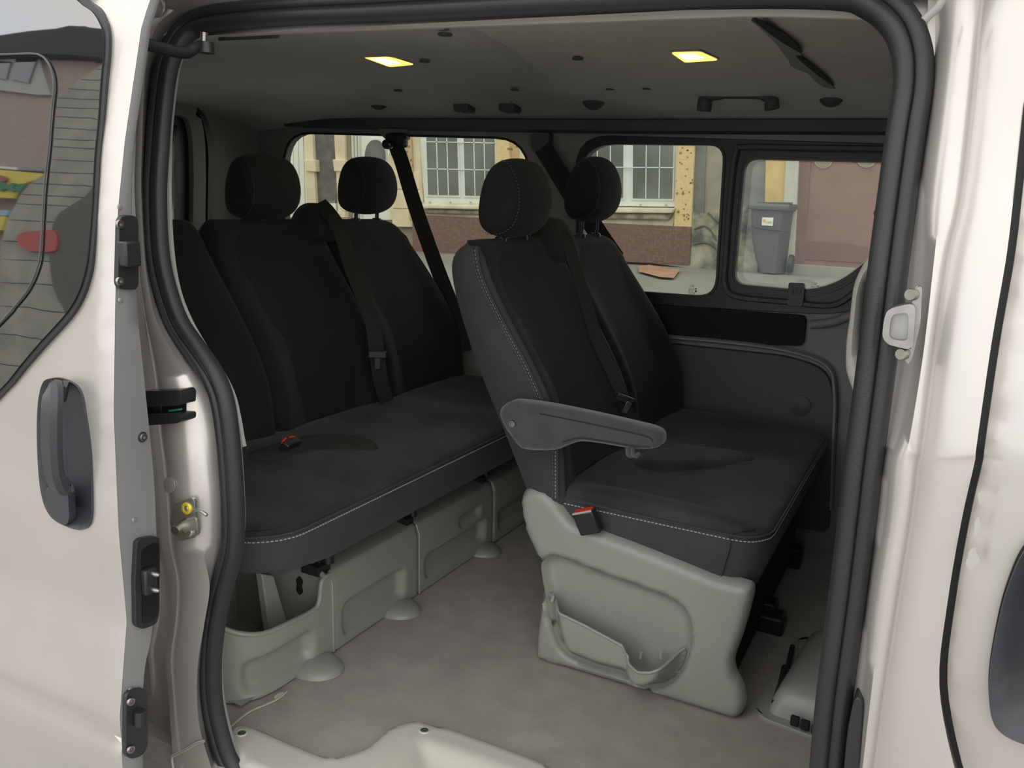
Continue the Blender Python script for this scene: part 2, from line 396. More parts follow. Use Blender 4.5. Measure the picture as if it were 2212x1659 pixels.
struct(make('roof', [(-2.6, .95, 1.36), (1.3, .95, 1.36), (1.3, 2.8, 1.36), (-2.6, 2.8, 1.36), (-2.6, .95, 1.33), (1.3, .95, 1.33), (1.3, 2.8, 1.33), (-2.6, 2.8, 1.33)], [(0, 1, 2, 3), (4, 5, 6, 7), (0, 1, 5, 4), (1, 2, 6, 5), (2, 3, 7, 6), (3, 0, 4, 7)], paint))

# far side wall with its three window openings
YW = 2.63
wA = roundpoly(pxpoly([(612, 286), (1145, 299), (1140, 640), (614, 640)], Y=YW), [.13, .13, .1, .1], 6)
wB = roundpoly(pxpoly([(1250, 309), (1568, 312), (1548, 642), (1260, 622)], Y=YW), [.13, .05, .06, .1], 6)
wC = roundpoly(pxpoly([(1604, 334), (1950, 342), (1935, 520), (1795, 640), (1578, 620)], Y=YW), [.05, .05, .05, .12, .05], 6)
wallout = [(-2.5, -0.05), (1.2, -0.05), (1.2, 1.262), (-2.5, 1.262)]
struct(slab('wall_far', wallout, planeY(YW), 0.04, walltrim, holes=[wA, wB, wC], step=.12, bevel=.004))
struct(slab('wall_far_outer', [(-2.6, -.35), (1.3, -.35), (1.3, 1.36), (-2.6, 1.36)], planeY(2.74), 0.03, paint, holes=[pxpoly([(590, 262), (1165, 270), (1175, 665), (585, 665)], Y=2.74), pxpoly([(1225, 285), (1990, 300), (1990, 690), (1225, 660)], Y=2.74)], step=0))
# beam over the windows and belt-line mouldings
def strip(name, pts, Y, prof, mat, n=6, parent=None):
    return sweep(name, cat([at(x, y, Y=Y) for x, y in pts], n), prof, mat, parent)
struct(strip('trim_1', [(450, 246), (650, 262), (1200, 272), (1940, 274)], 2.62, [(-.022, 0), (-.016, .022), (.014, .022), (.022, 0)], walltrim2))
# bodywork frame round each pane (black rubber)
def frame(name, poly, Y, wd, dp, mat):
    P = [np.array(q[:2]) for q in densify(poly, .04)]; n = len(P); rings = []
    for i in range(n):
        t = P[(i+1) % n]-P[i-1]; t /= np.linalg.norm(t); nr = np.array([-t[1], t[0]])
        rings.append([(P[i][0]+nr[0]*a_, Y-b_, P[i][1]+nr[1]*a_) for a_, b_ in ((-wd, 0), (-wd*.8, dp), (wd*.8, dp), (wd, 0))])
    rings.append(rings[0])
    return loft(name, rings, mat, closed=True, caps=False)
for i, (w, nm) in enumerate(((wA, 'window_1'), (wB, 'window_2'), (wC, 'window_3'))):
    big = [(u, v) for u, v in w]
    c = np.mean(big, 0); bigg = [((u-c[0])*1.03+c[0], (v-c[1])*1.05+c[1]) for u, v in big]
    g = struct(slab(nm, bigg, planeY(2.675), .004, carglass))
    f = frame('window_frame', w, 2.634, .0045, .016 if i else .006, blackp); f.parent = g
fr = frame('window_frame', wC, 2.634, .014, .012, blackp); fr.parent = bpy.data.objects['window_3']
# black surround panel that carries the middle and the sliding window
sur = roundpoly(pxpoly([(1240, 290), (1990, 312), (1990, 560), (1905, 620), (1850, 672), (1780, 680), (1246, 650)], Y=2.625), [.12, .06, .05, .05, .05, .05, .1], 5)
hB = [((u-np.mean([q[0] for q in wB]))*1.0+np.mean([q[0] for q in wB]), v) for u, v in wB]
struct(slab('trim_2', sur, planeY(2.626), .008, blackp, holes=[wB, wC], step=0, bevel=.002))
sl = [at(x, y, Y=2.615) for x, y in [(1950, 322), (1760, 320), (1612, 318), (1590, 330), (1578, 420), (1568, 560), (1566, 612), (1590, 640), (1700, 652), (1790, 660), (1835, 640), (1880, 590), (1950, 500)]]
struct(sweep('trim_3', cat(sl, 6), [(-.009, 0), (-.005, .010), (.005, .010), (.009, 0)], walltrim2))
struct(tube('trim_4', cat([at(x, y, Y=2.612) for x, y in [(1750, 702), (1800, 695), (1850, 672), (1905, 620), (1980, 545)]], 6), .013, walltrim))
# lower wall: a black pocket panel and a moulded recess
struct(slab('trim_5', roundpoly(pxpoly([(1380, 655), (1742, 682), (1736, 748), (1600, 742), (1400, 720)], Y=2.61), .02), planeY(2.608), .02, blackfelt, bevel=.004))
struct(slab('trim_6', roundpoly(pxpoly([(1400, 738), (1700, 770), (1790, 800), (1802, 880), (1796, 1000), (1790, 1150), (1400, 1100)], Y=2.60), [.02, .05, .06, .05, .03, .02, .02]), planeY(2.60), .03, walltrim2, step=0, bevel=.006))
struct(strip('trim_7', [(1400, 724), (1600, 742), (1720, 762), (1788, 792), (1803, 850), (1800, 960), (1795, 1100)], 2.60, [(-.007, 0), (-.003, .012), (.003, .012), (.007, 0)], walltrim))
disc('wall_cap', at(1728, 875, Y=2.598), (0, -1, 0), .03, .006, walltrim2)
tag(bpy.data.objects['wall_cap'], 'round dark cap on the lower side wall behind the front bench seat', 'cap')
# back wall of the van with the edge of a rear door window
def px_(X): return lambda u, v, w: (X-w, u, v)
wR = cat([(2.205, .5), (2.208, 1.0), (2.218, 1.08), (2.215, 1.11), (2.19, 1.15), (2.10, 1.17), (1.7, 1.17), (1.65, 1.1), (1.65, .5)], 3, True)
struct(slab('wall_back', [(1.0, -.05), (2.66, -.05), (2.66, 1.31), (1.0, 1.31)], px_(-2.45), .04, walltrim, holes=[wR]))
struct(slab('window_4', [(1.6, .45), (2.25, .45), (2.25, 1.2), (1.6, 1.2)], px_(-2.47), .004, carglass))
bk = [at(x, y, X=-2.44) for x, y in [(386, 480), (388, 400), (387, 320), (381, 272), (372, 258), (350, 250)]]
struct(sweep('trim_8', cat(bk, 5), [(-.022, 0), (-.022, .03), (.022, .03), (.022, 0)], blackp, normal=(1, 0, 0), bevel=.004))
bk = [at(x, y, X=-2.43) for x, y in [(413, 480), (414, 380), (411, 300), (400, 252), (380, 234), (350, 228)]]
struct(sweep('trim_9', cat(bk, 5), [(-.032, 0), (-.028, .04), (.028, .04), (.032, 0)], walltrim, normal=(1, 0, 0)))
bk = [at(x, y, X=-2.42) for x, y in [(441, 480), (442, 400), (442, 320), (430, 262), (412, 240)]]
struct(sweep('trim_10', cat(bk, 5), [(-.013, 0), (-.013, .03), (.013, .03), (.013, 0)], blackp, normal=(1, 0, 0)))
struct(make('front_light_block', [(1.2, 1.0, -.05), (1.2, 2.66, -.05), (1.2, 2.66, 1.34), (1.2, 1.0, 1.34)], [(0, 1, 2, 3)], walltrim))  # unseen sheet added to close off the cab and block daylight

# ------------------------------------------------------------------ near side: seal, pillars, skin
sealpx = [(1759+26, 1659+40), (1805, 1500), (1832, 1300), (1855, 1110), (1868, 1000), (1899, 760), (1923, 560), (1958, 300), (1975, 190), (1972, 110), (1945, 45), (1885, -4), (1800, -24), (1518, -22), (1160, -5), (850, 12), (640, 22), (520, 32), (450, 42), (412, 58), (380, 96), (360, 150), (348, 240), (341, 330), (336, 420), (341, 540), (356, 620), (384, 700), (424, 760), (456, 806), (478, 855), (490, 920), (498, 1000), (504, 1100), (502, 1180), (487, 1240), (471, 1300), (459, 1380), (456, 1450), (460, 1520), (478, 1600), (500, 1655), (548, 1720), (650, 1790), (900, 1850)]
seal3 = cat([ats(x, y, Ys) for x, y in sealpx], 4)
def nrm_in(p): return (0, -1, 0.12)
seal = thing('door_seal', 'black rubber weather seal running all round the side door opening', 'door seal', (-0.5, 0.98, 0.0))
hw = .0175
prof = [(-hw-.004, -.004), (-hw-.002, .010), (-hw*.55, .017), (-hw*.1, .0145), (0, .011), (hw*.12, .0145), (hw*.6, .016), (hw, .010), (hw+.002, -.006), (0, -.012)]
sweep('seal_lip', seal3, prof, rubber, seal, nrm_in, ang=60)
tr3 = cat([ats(x, y, lambda z: Ys(z)+.05) for x, y in [(1878, 30), (1780, 27), (1650, 24), (1518, 28), (1160, 42), (850, 54), (640, 63), (520, 69), (455, 73), (405, 96), (378, 130), (369, 190), (363, 300), (361, 420), (367, 540), (381, 625), (405, 690), (440, 752), (472, 800), (498, 850), (511, 900), (518, 940), (523, 965)]], 4)
sweep('headliner_trim', tr3, [(-.006, -.004), (-.007, .004), (.008, .006), (.034, .018), (.034, .006)], linertrim, seal, nrm_in)
lab(bpy.data.objects['headliner_trim'], 'pale beige edging strip inside the seal')

# body side with the door opening cut out
V, T, LL = None, None, None
hole = [(p[0], p[2]) for p in seal3]
hole = [(max(-1.3, q[0]), q[1]) for q in hole]
bodymap = lambda u, v, w: (u, Ys(v)+.012+w, v)
struct(slab('wall_near', [(-2.6, -.5), (1.3, -.5), (1.3, 1.335), (-2.6, 1.335)], bodymap, .015, paint_in, holes=[hole], step=.06))
# rear pillar: flange, bright outer band and return, lofted along the opening
L0 = [(412, 30), (355, 78), (330, 150), (321, 200), (316, 330), (314, 420), (322, 560), (340, 640), (365, 700), (405, 766), (440, 815), (457, 860), (470, 930), (478, 1000), (486, 1100), (480, 1200), (452, 1300), (438, 1400), (437, 1500), (456, 1600), (474, 1659), (520, 1740)]
L1 = [(375, 22), (335, 62), (317, 140), (311, 200), (306, 330), (305, 420), (313, 560), (325, 640), (340, 700), (376, 766), (396, 815), (402, 860), (410, 930), (424, 1000), (438, 1100), (442, 1200), (453, 1268), (441, 1350), (427, 1440), (427, 1540), (440, 1605), (470, 1700)]
zz = lambda px, d: ats(px[0], px[1], lambda z: Ys(z)+d)
r0 = cat([zz(p, .004) for p in L0], 4); r1 = cat([zz(p, -.034) for p in L1], 4)
r05 = [tuple((np.array(a)*.5+np.array(b)*.5)+np.array([0, -.002, 0])) for a, b in zip(r0, r1)]
L2 = [(340, 15), (318, 50), (303, 140), (299, 200), (292, 330), (290, 420), (298, 560), (306, 640), (313, 700), (318, 766), (322, 815), (326, 860), (330, 930), (338, 1000), (346, 1100), (350, 1180), (367, 1252), (368, 1340), (357, 1430), (364, 1500), (371, 1605), (380, 1700)]
r2 = cat([zz(p, -.034) for p in L2], 4)
r15 = [tuple((np.array(a)*.45+np.array(b)*.55)+np.array([0, -.005, 0])) for a, b in zip(r1, r2)]
r3 = [(p[0]-.010, p[1]+.03, p[2]) for p in r2]; r4 = [(p[0]-.10, p[1]+.045, p[2]) for p in r2]
rings = [list(q) for q in zip(r0, r05, r1, r15, r2, r3, r4)]
pil = struct(loft('pillar_rear', rings, paint, closed=False, caps=False, ang=80))
# top rail above the opening
tr0 = cat([zz(p, .002) for p in [(355, 78), (388, 38), (439, 24), (560, 14), (850, 4), (1160, -8), (1518, -26), (1780, -34), (1900, -24)]], 5)
tr1 = [(p[0]-(.02 if i < 6 else 0), p[1]-.02, p[2]+.02) for i, p in enumerate(tr0)]
tr2 = [(p[0]-(.05 if i < 6 else 0), p[1]-.012, p[2]+.055) for i, p in enumerate(tr0)]
tr3_ = [(p[0]-(.08 if i < 6 else 0), p[1]+.03, p[2]+.08) for i, p in enumerate(tr0)]
struct(loft('trim_11', [list(q) for q in zip(tr0, tr1, tr2, tr3_)], paint, closed=False, caps=False, ang=80))
# front pillar and its wide outer face
c0 = [(2004, -90), (2004, 60), (1999, 200), (1972, 380), (1945, 560), (1928, 760), (1903, 930), (1892, 1000), (1879, 1120), (1857, 1300), (1825, 1500), (1807, 1659), (1795, 1750)]
c1 = [(2024, -90), (2040, 60), (2027, 200), (2000, 430), (2002, 560), (1985, 760), (1950, 930), (1924, 1000), (1914, 1120), (1884, 1300), (1866, 1500), (1852, 1659), (1845, 1750)]
c2 = [(2120, -90), (2100, 60), (2087, 200), (2061, 430), (2032, 560), (2004, 760), (1978, 960), (1970, 1000), (1955, 1120), (1926, 1300), (1896, 1500), (1874, 1659), (1860, 1750)]
c3 = [(2255, -90), (2235, 60), (2214, 200), (2189, 430), (2173, 560), (2142, 740), (2110, 960), (2105, 1000), (2078, 1120), (2047, 1300), (2029, 1480), (2062, 1659), (2100, 1750)]
n4 = 5
q0 = cat([zz(p, .002) for p in c0], n4); q1 = cat([zz(p, -.022) for p in c1], n4)
q05 = [tuple(np.array(a)*.55+np.array(b)*.45+np.array([0, .012, 0])) for a, b in zip(q0, q1)]
q2 = cat([zz(p, -.040) for p in c2], n4); q3 = cat([zz(p, -.050) for p in c3], n4)
q15 = [tuple(np.array(a)*.45+np.array(b)*.55+np.array([0, -.010, 0])) for a, b in zip(q1, q2)]
q21 = [(p[0]+.0045, p[1]+.004, p[2]) for p in q2]; q22 = [(p[0]+.009, p[1]-.004, p[2]) for p in q2]
q25 = [tuple(np.array(a)*.5+np.array(b)*.5+np.array([0, -.006, 0])) for a, b in zip(q22, q3)]
q28 = [tuple(np.array(a)*.06+np.array(b)*.94+np.array([0, -.001, 0])) for a, b in zip(q22, q3)]
q4 = [(p[0]-.001, p[1]+.012, p[2]) for p in q3]; q5 = [(p[0]-.001, p[1]+.05, p[2]) for p in q3]
struct(loft('pillar_front', [list(q) for q in zip(q0, q05, q1, q15, q2, q21, q22, q25, q28, q3, q4, q5)], paint, closed=False, caps=False, ang=80))

# ------------------------------------------------------------------ front passenger door beyond the gap
fd = thing('front_door', 'silver front passenger door behind the black shut line, handle recess showing', 'car door', (0.3, 0.93, 0.0))
g0 = [(p[0]+.0075, p[1]+.001, p[2]) for p in q3]
nn = len(g0)
_gz = [p[2] for p in g0][::-1]; _gx = [p[0] for p in g0][::-1]
_gy = [p[1] for p in g0][::-1]
def fdmap(u, v, w):
    x0 = float(np.interp(v, _gz, _gx)); y0 = float(np.interp(v, _gz, _gy)); d = max(0.0, u-x0)
    return (u, y0+.010*max(0.0, 1-d/.008)**2-.001-.012*min(1, d/.3)+w, v)
FO = [(p[0], p[2]) for p in g0]+[(1.3, g0[-1][2]), (1.3, g0[0][2])]
struct(loft('trim_12', [[(p[0]-.004, p[1]+.028, p[2]), (p[0]+.016, p[1]+.028, p[2])] for p in q3], rubber, closed=False, caps=False))
Yf = lambda z: Ys(z)-.066
hx = [(2330, 1150), (2260, 1160), (2212, 1190), (2178, 1265), (2155, 1350), (2137, 1460), (2140, 1540), (2162, 1580), (2215, 1606), (2300, 1625), (2400, 1560), (2400, 1250)]
ho = [(p[0], p[2]) for p in (ats(x, y, Yf) for x, y in hx)]
ho = cat(ho, 4, True)
slab('door_skin', FO, fdmap, .05, paint, fd, holes=[ho], step=.02)
def bowl(poly, Yfn, depth, edge, lift=.003):
    P = [q[:2] for q in poly]
    def f(u, v, w): return vec([(u, v)], w)[0]
    def vec(V, w):
        d = edist(V, P); k = smooth01(d/edge)
        return [(u, Yfn(v)-lift+depth*kk+w, v) for (u, v), kk in zip(V, k)]
    f.vec = vec; return f
slab('handle_recess', ho, bowl(ho, Yf, .020, .035), .004, handlep, fd, step=.012)
tube('handle_lever', cat([ats(x, y, lambda z: Yf(z)-.02) for x, y in [(2300, 1200), (2290, 1300), (2280, 1400), (2270, 1500)]], 4), .016, handlep, fd, n=10)
for i, (x, y, w, h) in enumerate([(2119, 1068, 12, 26), (2110, 1132, 11, 40), (2100, 1200, 22, 42)]):
    c = ats(x, y, lambda z: Yf(z)+.004)
    pts = [(c[0]+w/2212*1.1*.5*(1+.3*math.sin(3*a+i))*math.cos(a), c[2]+h/2212*1.1*.5*(1+.2*math.cos(4*a))*math.sin(a)) for a in np.linspace(0, 2*math.pi, 14)[:-1]]
    lab(slab('glue_mark', pts, lambda u, v, t: (u, Yf(v)-.0052+t, v), .0006, M('dried_glue', (0.42, 0.40, 0.37), .3), fd, step=.01), 'small dull grey glue mark')

# ------------------------------------------------------------------ the slid-open side door, its skin and shut face
sd = thing('sliding_door', 'silver sliding side door slid open, with dark glass and black pull handle', 'car door', (-1.6, 0.82, 0.0))
XE = -1.03
zs = [-.35, -.2, -.05, .03, .06, .075, .085, .10, .15, .2, .25, .3, .346, .38, .43, .49, .56, .64, .72, .8, .88, .95, 1.0, 1.05, 1.1, 1.15, 1.2, 1.26, 1.33]
crease = {.06: 0, .075: .004, .085: 0.004, .10: 0}
def sdmap(u, v, w):
    y = Yd(v)+float(np.interp(v, [.140, .150, .154, .164], [0, .009, .008, 0])); d = XE-u
    return (u, y+.004*max(0.0, 1-d/.005)**2+(.03*max(0, (d-1.0)/.6))+w, v)
hb = [(111, 817), (135, 816), (162, 827), (176, 842), (184, 868), (192, 920), (199, 980), (202, 1060), (202, 1110), (196, 1134), (182, 1143), (160, 1140), (125, 1124), (107, 1104), (96, 1075), (89, 1030), (85, 960), (85, 900), (90, 850), (98, 825)]
hbp = cat([(p[0], p[2]) for p in (ats(x, y, Yd) for x, y in hb)], 4, True)
slab('door_skin', [(XE-1.6, zs[0])]+[(XE, z) for z in (-.35, .03, .08, .11, .13, .138, .144, .150, .156, .162, .17, .3, .5, .8, 1.0, 1.33)]+[(XE-1.6, 1.33)], sdmap, .012, paint, sd, holes=[hbp], step=.022)
# shut face of the door, from the skin edge back to the inner edge
Yi = lambda z: Yd(z)+.055
inn = [(296, -20), (293, 34), (303, 81), (302, 135), (299, 202), (292, 337), (290, 466), (295, 560), (304, 695), (309, 749), (314, 796), (326, 914), (337, 1032), (341, 1120), (342, 1167), (337, 1268), (335, 1336), (329, 1386), (318, 1437), (313, 1504), (313, 1580), (313, 1659), (313, 1800)]
edge3 = cat([at(x, y, X=XE+.002) for x, y in inn], 3)
rings = []
for p in edge3:
    z = p[2]; y0 = Yd(z)+.004; y1 = max(p[1], y0+.018)
    rings.append([(XE+.001, y0, z), (XE+.0025, y0+(y1-y0)*.4, z), (XE+.002, y1-.004, z), (XE-.003, y1, z), (XE-.4, y1+.01, z)])
loft('door_edge', rings, edgep, sd, closed=False, caps=False, ang=50)
# door glass, bonded on the skin
gpx = [(-300, -60), (150, -60), (192, -4), (220, 18), (233, 42), (241, 72), (241, 120), (236, 169), (228, 260), (219, 338), (212, 450), (206, 560), (196, 611), (180, 652), (155, 690), (101, 749), (60, 796), (0, 864), (-200, 1060), (-300, 1090)]
gpo = cat([(p[0], p[2]) for p in (ats(x, y, Yd) for x, y in gpx)], 3, True)
Dm = lambda lift: (lambda u, v, w: (u, Yd(v)-lift+w, v))
# smooth glass: gentle single curve so reflections stay calm
GZ = np.polyfit([.5, .667, .818, .95, 1.047, 1.202], [Yd(z)-.003 for z in (.5, .667, .818, .95, 1.047, 1.202)], 2)
Yg = lambda z: float(np.polyval(GZ, z))
c_g = np.mean(gpo, 0)
g2 = [(u, v) for u, v in gpo]
slab('glass_seal', g2, lambda u, v, w: (u, min(Yd(v), Yg(v))-.001+w, v), .01, rubber, sd, step=.04)
inner = []
A = np.array(g2)
for i in range(len(A)):
    t = A[(i+1) % len(A)]-A[i-1]; nr = np.array([-t[1], t[0]]); nr /= np.linalg.norm(nr); inner.append(tuple(A[i]+nr*.0075*(1 if inside(tuple(A[i]+nr*.004), g2) else -1)))
slab('window_glass', inner, lambda u, v, w: (u, min(Yd(v), Yg(v))-.0035+w, v), .002, darkglass, sd, step=.05)
bead = cat([ats(x, y, lambda z: Yg(z)-.006) for x, y in [(-200, 122), (0, 118), (61, 116), (86, 119), (103, 134), (113, 158), (116, 190), (111, 236), (104, 320), (95, 405), (88, 530), (81, 577), (61, 624), (30, 664), (0, 698), (-150, 860)]], 4)
tube('pane_bead', bead, .0016, M('grey_bead', (.06, .06, .06), .5), sd, n=6)
# handle recess, pull handle and key cover
hb = [(111, 817), (135, 816), (162, 827), (176, 842), (184, 868), (192, 920), (199, 980), (202, 1060), (202, 1110), (196, 1134), (182, 1143), (160, 1140), (125, 1124), (107, 1104), (96, 1075), (89, 1030), (85, 960), (85, 900), (90, 850), (98, 825)]
hbp = cat([(p[0], p[2]) for p in (ats(x, y, Yd) for x, y in hb)], 4, True)
slab('handle_recess', hbp, bowl(hbp, Yd, .028, .022, .004), .004, handlep, sd, step=.006)
hp = [(146, 846, .006), (128, 843, .014), (118, 850, .028), (114, 880, .036), (113, 930, .038), (115, 990, .036), (122, 1030, .030), (134, 1052, .020), (148, 1050, .010)]
path = cat([tuple(ats(x, y, lambda z: Yd(z)-d)) for x, y, d in hp], 4)
sweep('pull_handle', path, [(-.014, -.006), (-.016, .004), (-.010, .011), (.010, .011), (.016, .004), (.014, -.006)], handlep, sd, nrm_in, bevel=.003)
slab('key_cover', roundpoly([(p[0], p[2]) for p in (ats(x, y, Yd) for x, y in [(104, 1048), (154, 1058), (157, 1120), (150, 1134), (118, 1116), (108, 1090)])], .012), Dm(.006), .012, handlep, sd, step=.02, bevel=.003)
# hardware bolted on the shut face: outlines in (Y, z)
ex = lambda d: (lambda u, v, w: (XE+.002+d-w, u, v))
def epoly(pts, r, d=0.0): return roundpoly([(at(x, y, X=XE+.003+d)[1], at(x, y, X=XE+.003+d)[2]) for x, y in pts], r)
b1 = slab('hinge_bracket', epoly([(250, 464), (292, 465), (293, 626), (246, 624)], .012), ex(.008), .008, blackp, sd, bevel=.002)
box('bracket_block', at(278, 548, X=XE+.014), (.020, .026, .035), blackp, b1, .003)
for y in (484, 607): disc('bolt_head', at(257, y, X=XE+.011), (1, 0, 0), .006, .004, steel, b1, 12, .003)
bo = disc('edge_bolt', at(308, 944, X=XE+.003), (1, 0, 0), .006, .004, steel, sd, 14, .003)
disc('bolt_washer', at(307, 944, X=XE+.002), (1, 0, 0), .008, .002, blackp, bo, 14)
b2 = slab('contact_plate', epoly([(288, 1168), (300, 1160), (336, 1156), (338, 1180), (337, 1320), (331, 1345), (300, 1357), (286, 1350), (284, 1250)], .008), ex(.009), .009, blackp, sd, bevel=.003)
slab('contact_recess', epoly([(297, 1185), (330, 1168), (334, 1180), (333, 1310), (326, 1335), (299, 1345)], .006), ex(.011), .003, frit, b2)
box('pin_block', at(322, 1255, X=XE+.016), (.012, .022, .04), blackp, b2, .003)
for y in (1238, 1272):
    a = at(328, y, X=XE+.02); tube('contact_pin', [tuple(a), (a[0]+.010, a[1], a[2]), (a[0]+.016, a[1], a[2])], [.0042, .0042, .002], steel, b2, n=10)
b3 = slab('hinge_bracket', epoly([(266, 1500), (278, 1488), (306, 1484), (313, 1496), (313, 1610), (300, 1630), (276, 1637), (265, 1628)], .008), ex(.008), .008, blackp, sd, bevel=.002)
tube('hinge_knuckle', [tuple(at(302, 1535, X=XE+.016)), tuple(at(302, 1566, X=XE+.016))], .009, blackp, b3, n=10)
for y in (1515, 1618): disc('bolt_head', at(281, y, X=XE+.011), (1, 0, 0), .0065, .004, steel, b3, 12, .003)
for x, y in ((258, 447), (260, 648), (289, 1123), (281, 1490)):
    disc('drain_plug', at(x, y, X=XE+.003), (1, 0, 0), .004, .0015, edgep, sd, 10)

# roller arm at the top of the door and the pin it rides on
ra = thing('roller_arm', 'black curved roller arm joining the slid-open door to the roof rail', 'door arm', (-1.05, 0.95, 1.18))
tube('arm_bar', cat([at(x, y, Y=.90+.0008*(x-300)) for x, y in [(285, 86), (305, 92), (345, 103), (378, 111), (403, 113), (420, 104), (436, 98)]], 5), [.009]*26+[.008]*5, blackp, ra, n=10)
disc('roller_wheel', at(446, 103, Y=1.01)-np.array([0, 0, .008]), (0, 0, 1), .012, .016, blackp, ra, 16)
tube('roller_pin', [tuple(at(440, 102, Y=1.01)), tuple(at(441, 70, Y=1.01))], .0055, steel, ra, n=10)

# lock striker, rail end, plug on the rear pillar
Yp = lambda z: Ys(z)-.038
rl = thing('door_guide_rail', 'black guide rail end on the rear pillar, hollow with a green strip', 'rail', tuple(ats(365, 878, Yp)))
def ppol(pts, fn): return [(p[0], p[2]) for p in (ats(x, y, fn) for x, y in pts)]
pm = lambda lift: (lambda u, v, w: (u, Yp(v)-lift+w, v))
slab('rail_channel', roundpoly(ppol([(318, 842), (404, 839), (409, 846), (408, 870), (400, 872), (318, 876)], Yp), .003), pm(.016), .03, blackp, rl, bevel=.002)
slab('rail_channel', roundpoly(ppol([(318, 891), (400, 888), (409, 894), (408, 906), (400, 910), (318, 916)], Yp), .003), pm(.016), .03, blackp, rl, bevel=.002)
slab('rail_back', ppol([(318, 868), (400, 866), (400, 896), (318, 900)], Yp), pm(.004), .006, frit, rl)
slab('green_strip', ppol([(372, 884), (399, 880), (399, 884), (372, 888)], Yp), pm(.007), .002, green, rl)
box('rail_clip', ats(345, 880, Yp), (.02, .01, .014), blackp, rl, .002)
Yp = lambda z: Ys(z)-.044
st = thing('lock_striker', 'zinc plated lock striker plate with yellow bolt on the rear pillar', 'striker', tuple(ats(405, 1120, Yp)))
slab('striker_plate', roundpoly(ppol([(380, 1085), (418, 1074), (424, 1080), (425, 1110), (432, 1150), (426, 1160), (392, 1168), (380, 1150), (370, 1128)], Yp), .006), pm(.004), .006, zinc, st, bevel=.0015)
disc('yellow_bolt', ats(404, 1098, lambda z: Yp(z)-.004), (0, -1, .1), .0098, .003, yellowm, st, 18, .0055)
disc('bolt_socket', ats(404, 1098, lambda z: Yp(z)-.005), (0, -1, .1), .0045, .002, zinc, st, 12)
disc('lower_bolt', ats(407, 1146, lambda z: Yp(z)-.004), (0, -1, .1), .0105, .004, zinc, st, 18, .004)
pa = ats(402, 1128, lambda z: Yp(z)-.004)
tube('striker_pin', [tuple(pa), (pa[0]+.006, pa[1]-.028, pa[2]-.004)], .0075, steel, st, n=14)
slab('striker_arm', roundpoly(ppol([(414, 1118), (438, 1110), (446, 1114), (447, 1136), (440, 1138), (416, 1140)], Yp), .003), pm(.020), .004, zinc, st, bevel=.001)
tube('striker_edge', cat([tuple(ats(x, y, lambda z: Yp(z)-.012)) for x, y in [(420, 1102), (432, 1103), (447, 1113)]], 3), .003, zinc, st, n=8)
for nm, lb, x, y, rad in (('roof_plug', 'small round silver plug with a slot at the top rear corner of the opening', 341, 16, .016), ('pillar_plug', 'faint round plug on the rear pillar above the striker plate', 366, 1048, .013)):
    tag(disc(nm, ats(x, y, lambda z: Ys(z)-.041), (0, -1, .15), rad, .003 if y < 50 else .0010, paint, None, 22, rad*.75 if y < 50 else 0), lb, 'plug')
tag(tube('weld_seam', cat([tuple(ats(x, y, lambda z: Ys(z)-.040)) for x, y in [(374, 1660), (372, 1636), (380, 1630), (400, 1620), (424, 1606), (440, 1601)]], 4), .0028, paint), 'raised sealant bead low on the rear pillar', 'sealant')

# door catch on the front pillar
dc = thing('door_catch', 'cast steel door catch bolted to the front pillar', 'door catch', tuple(at(1950, 700, Y=.93)))
cy = .925
slab('catch_plate', roundpoly(pxpoly([(1978, 616), (1992, 620), (1988, 700), (1972, 770), (1962, 792), (1950, 770), (1960, 700)], Y=cy), .006), planeY(cy), .012, steel, dc, bevel=.002)
slab('catch_loop', roundpoly(pxpoly([(1980, 650), (1935, 660), (1918, 668), (1911, 690), (1908, 725), (1920, 740), (1960, 750), (1974, 748)], Y=cy), .010), planeY(cy-.016, 1), .024, steel, dc, holes=[roundpoly(pxpoly([(1964, 672), (1932, 676), (1926, 690), (1923, 722), (1932, 730), (1962, 733)], Y=cy), .005)], bevel=.003)
slab('catch_web', roundpoly(pxpoly([(1970, 666), (1930, 670), (1920, 690), (1918, 726), (1930, 736), (1966, 738)], Y=cy), .006), planeY(cy-.004), .008, steel, dc)
for x, y in ((1973, 636), (1953, 764)): disc('catch_bolt', at(x, y, Y=cy), (-.4, -1, 0), .006, .008, steel, dc, 12)
# rubber buffer low on the front pillar
rb = [(1848, 1502), (1858, 1500), (1866, 1512), (1864, 1560), (1858, 1659), (1850, 1760), (1815, 1760), (1824, 1659), (1834, 1560)]
bf = pxpoly(rb, Y=.955)
tag(slab('rubber_buffer', cat(bf, 2, True), planeY(.945), .03, rubber, bevel=.006), 'long black rubber buffer low on the front pillar', 'buffer')
tag(tube('seal_cord', cat([at(x, y, Y=.97) for x, y in [(2050, -20), (2036, 0), (2024, 18), (2006, 34), (1996, 44)]], 4), .004, M('light_sealer', (.3, .29, .28), .5), n=8), 'short curved sealer cord at the upper front corner of the opening', 'cord')

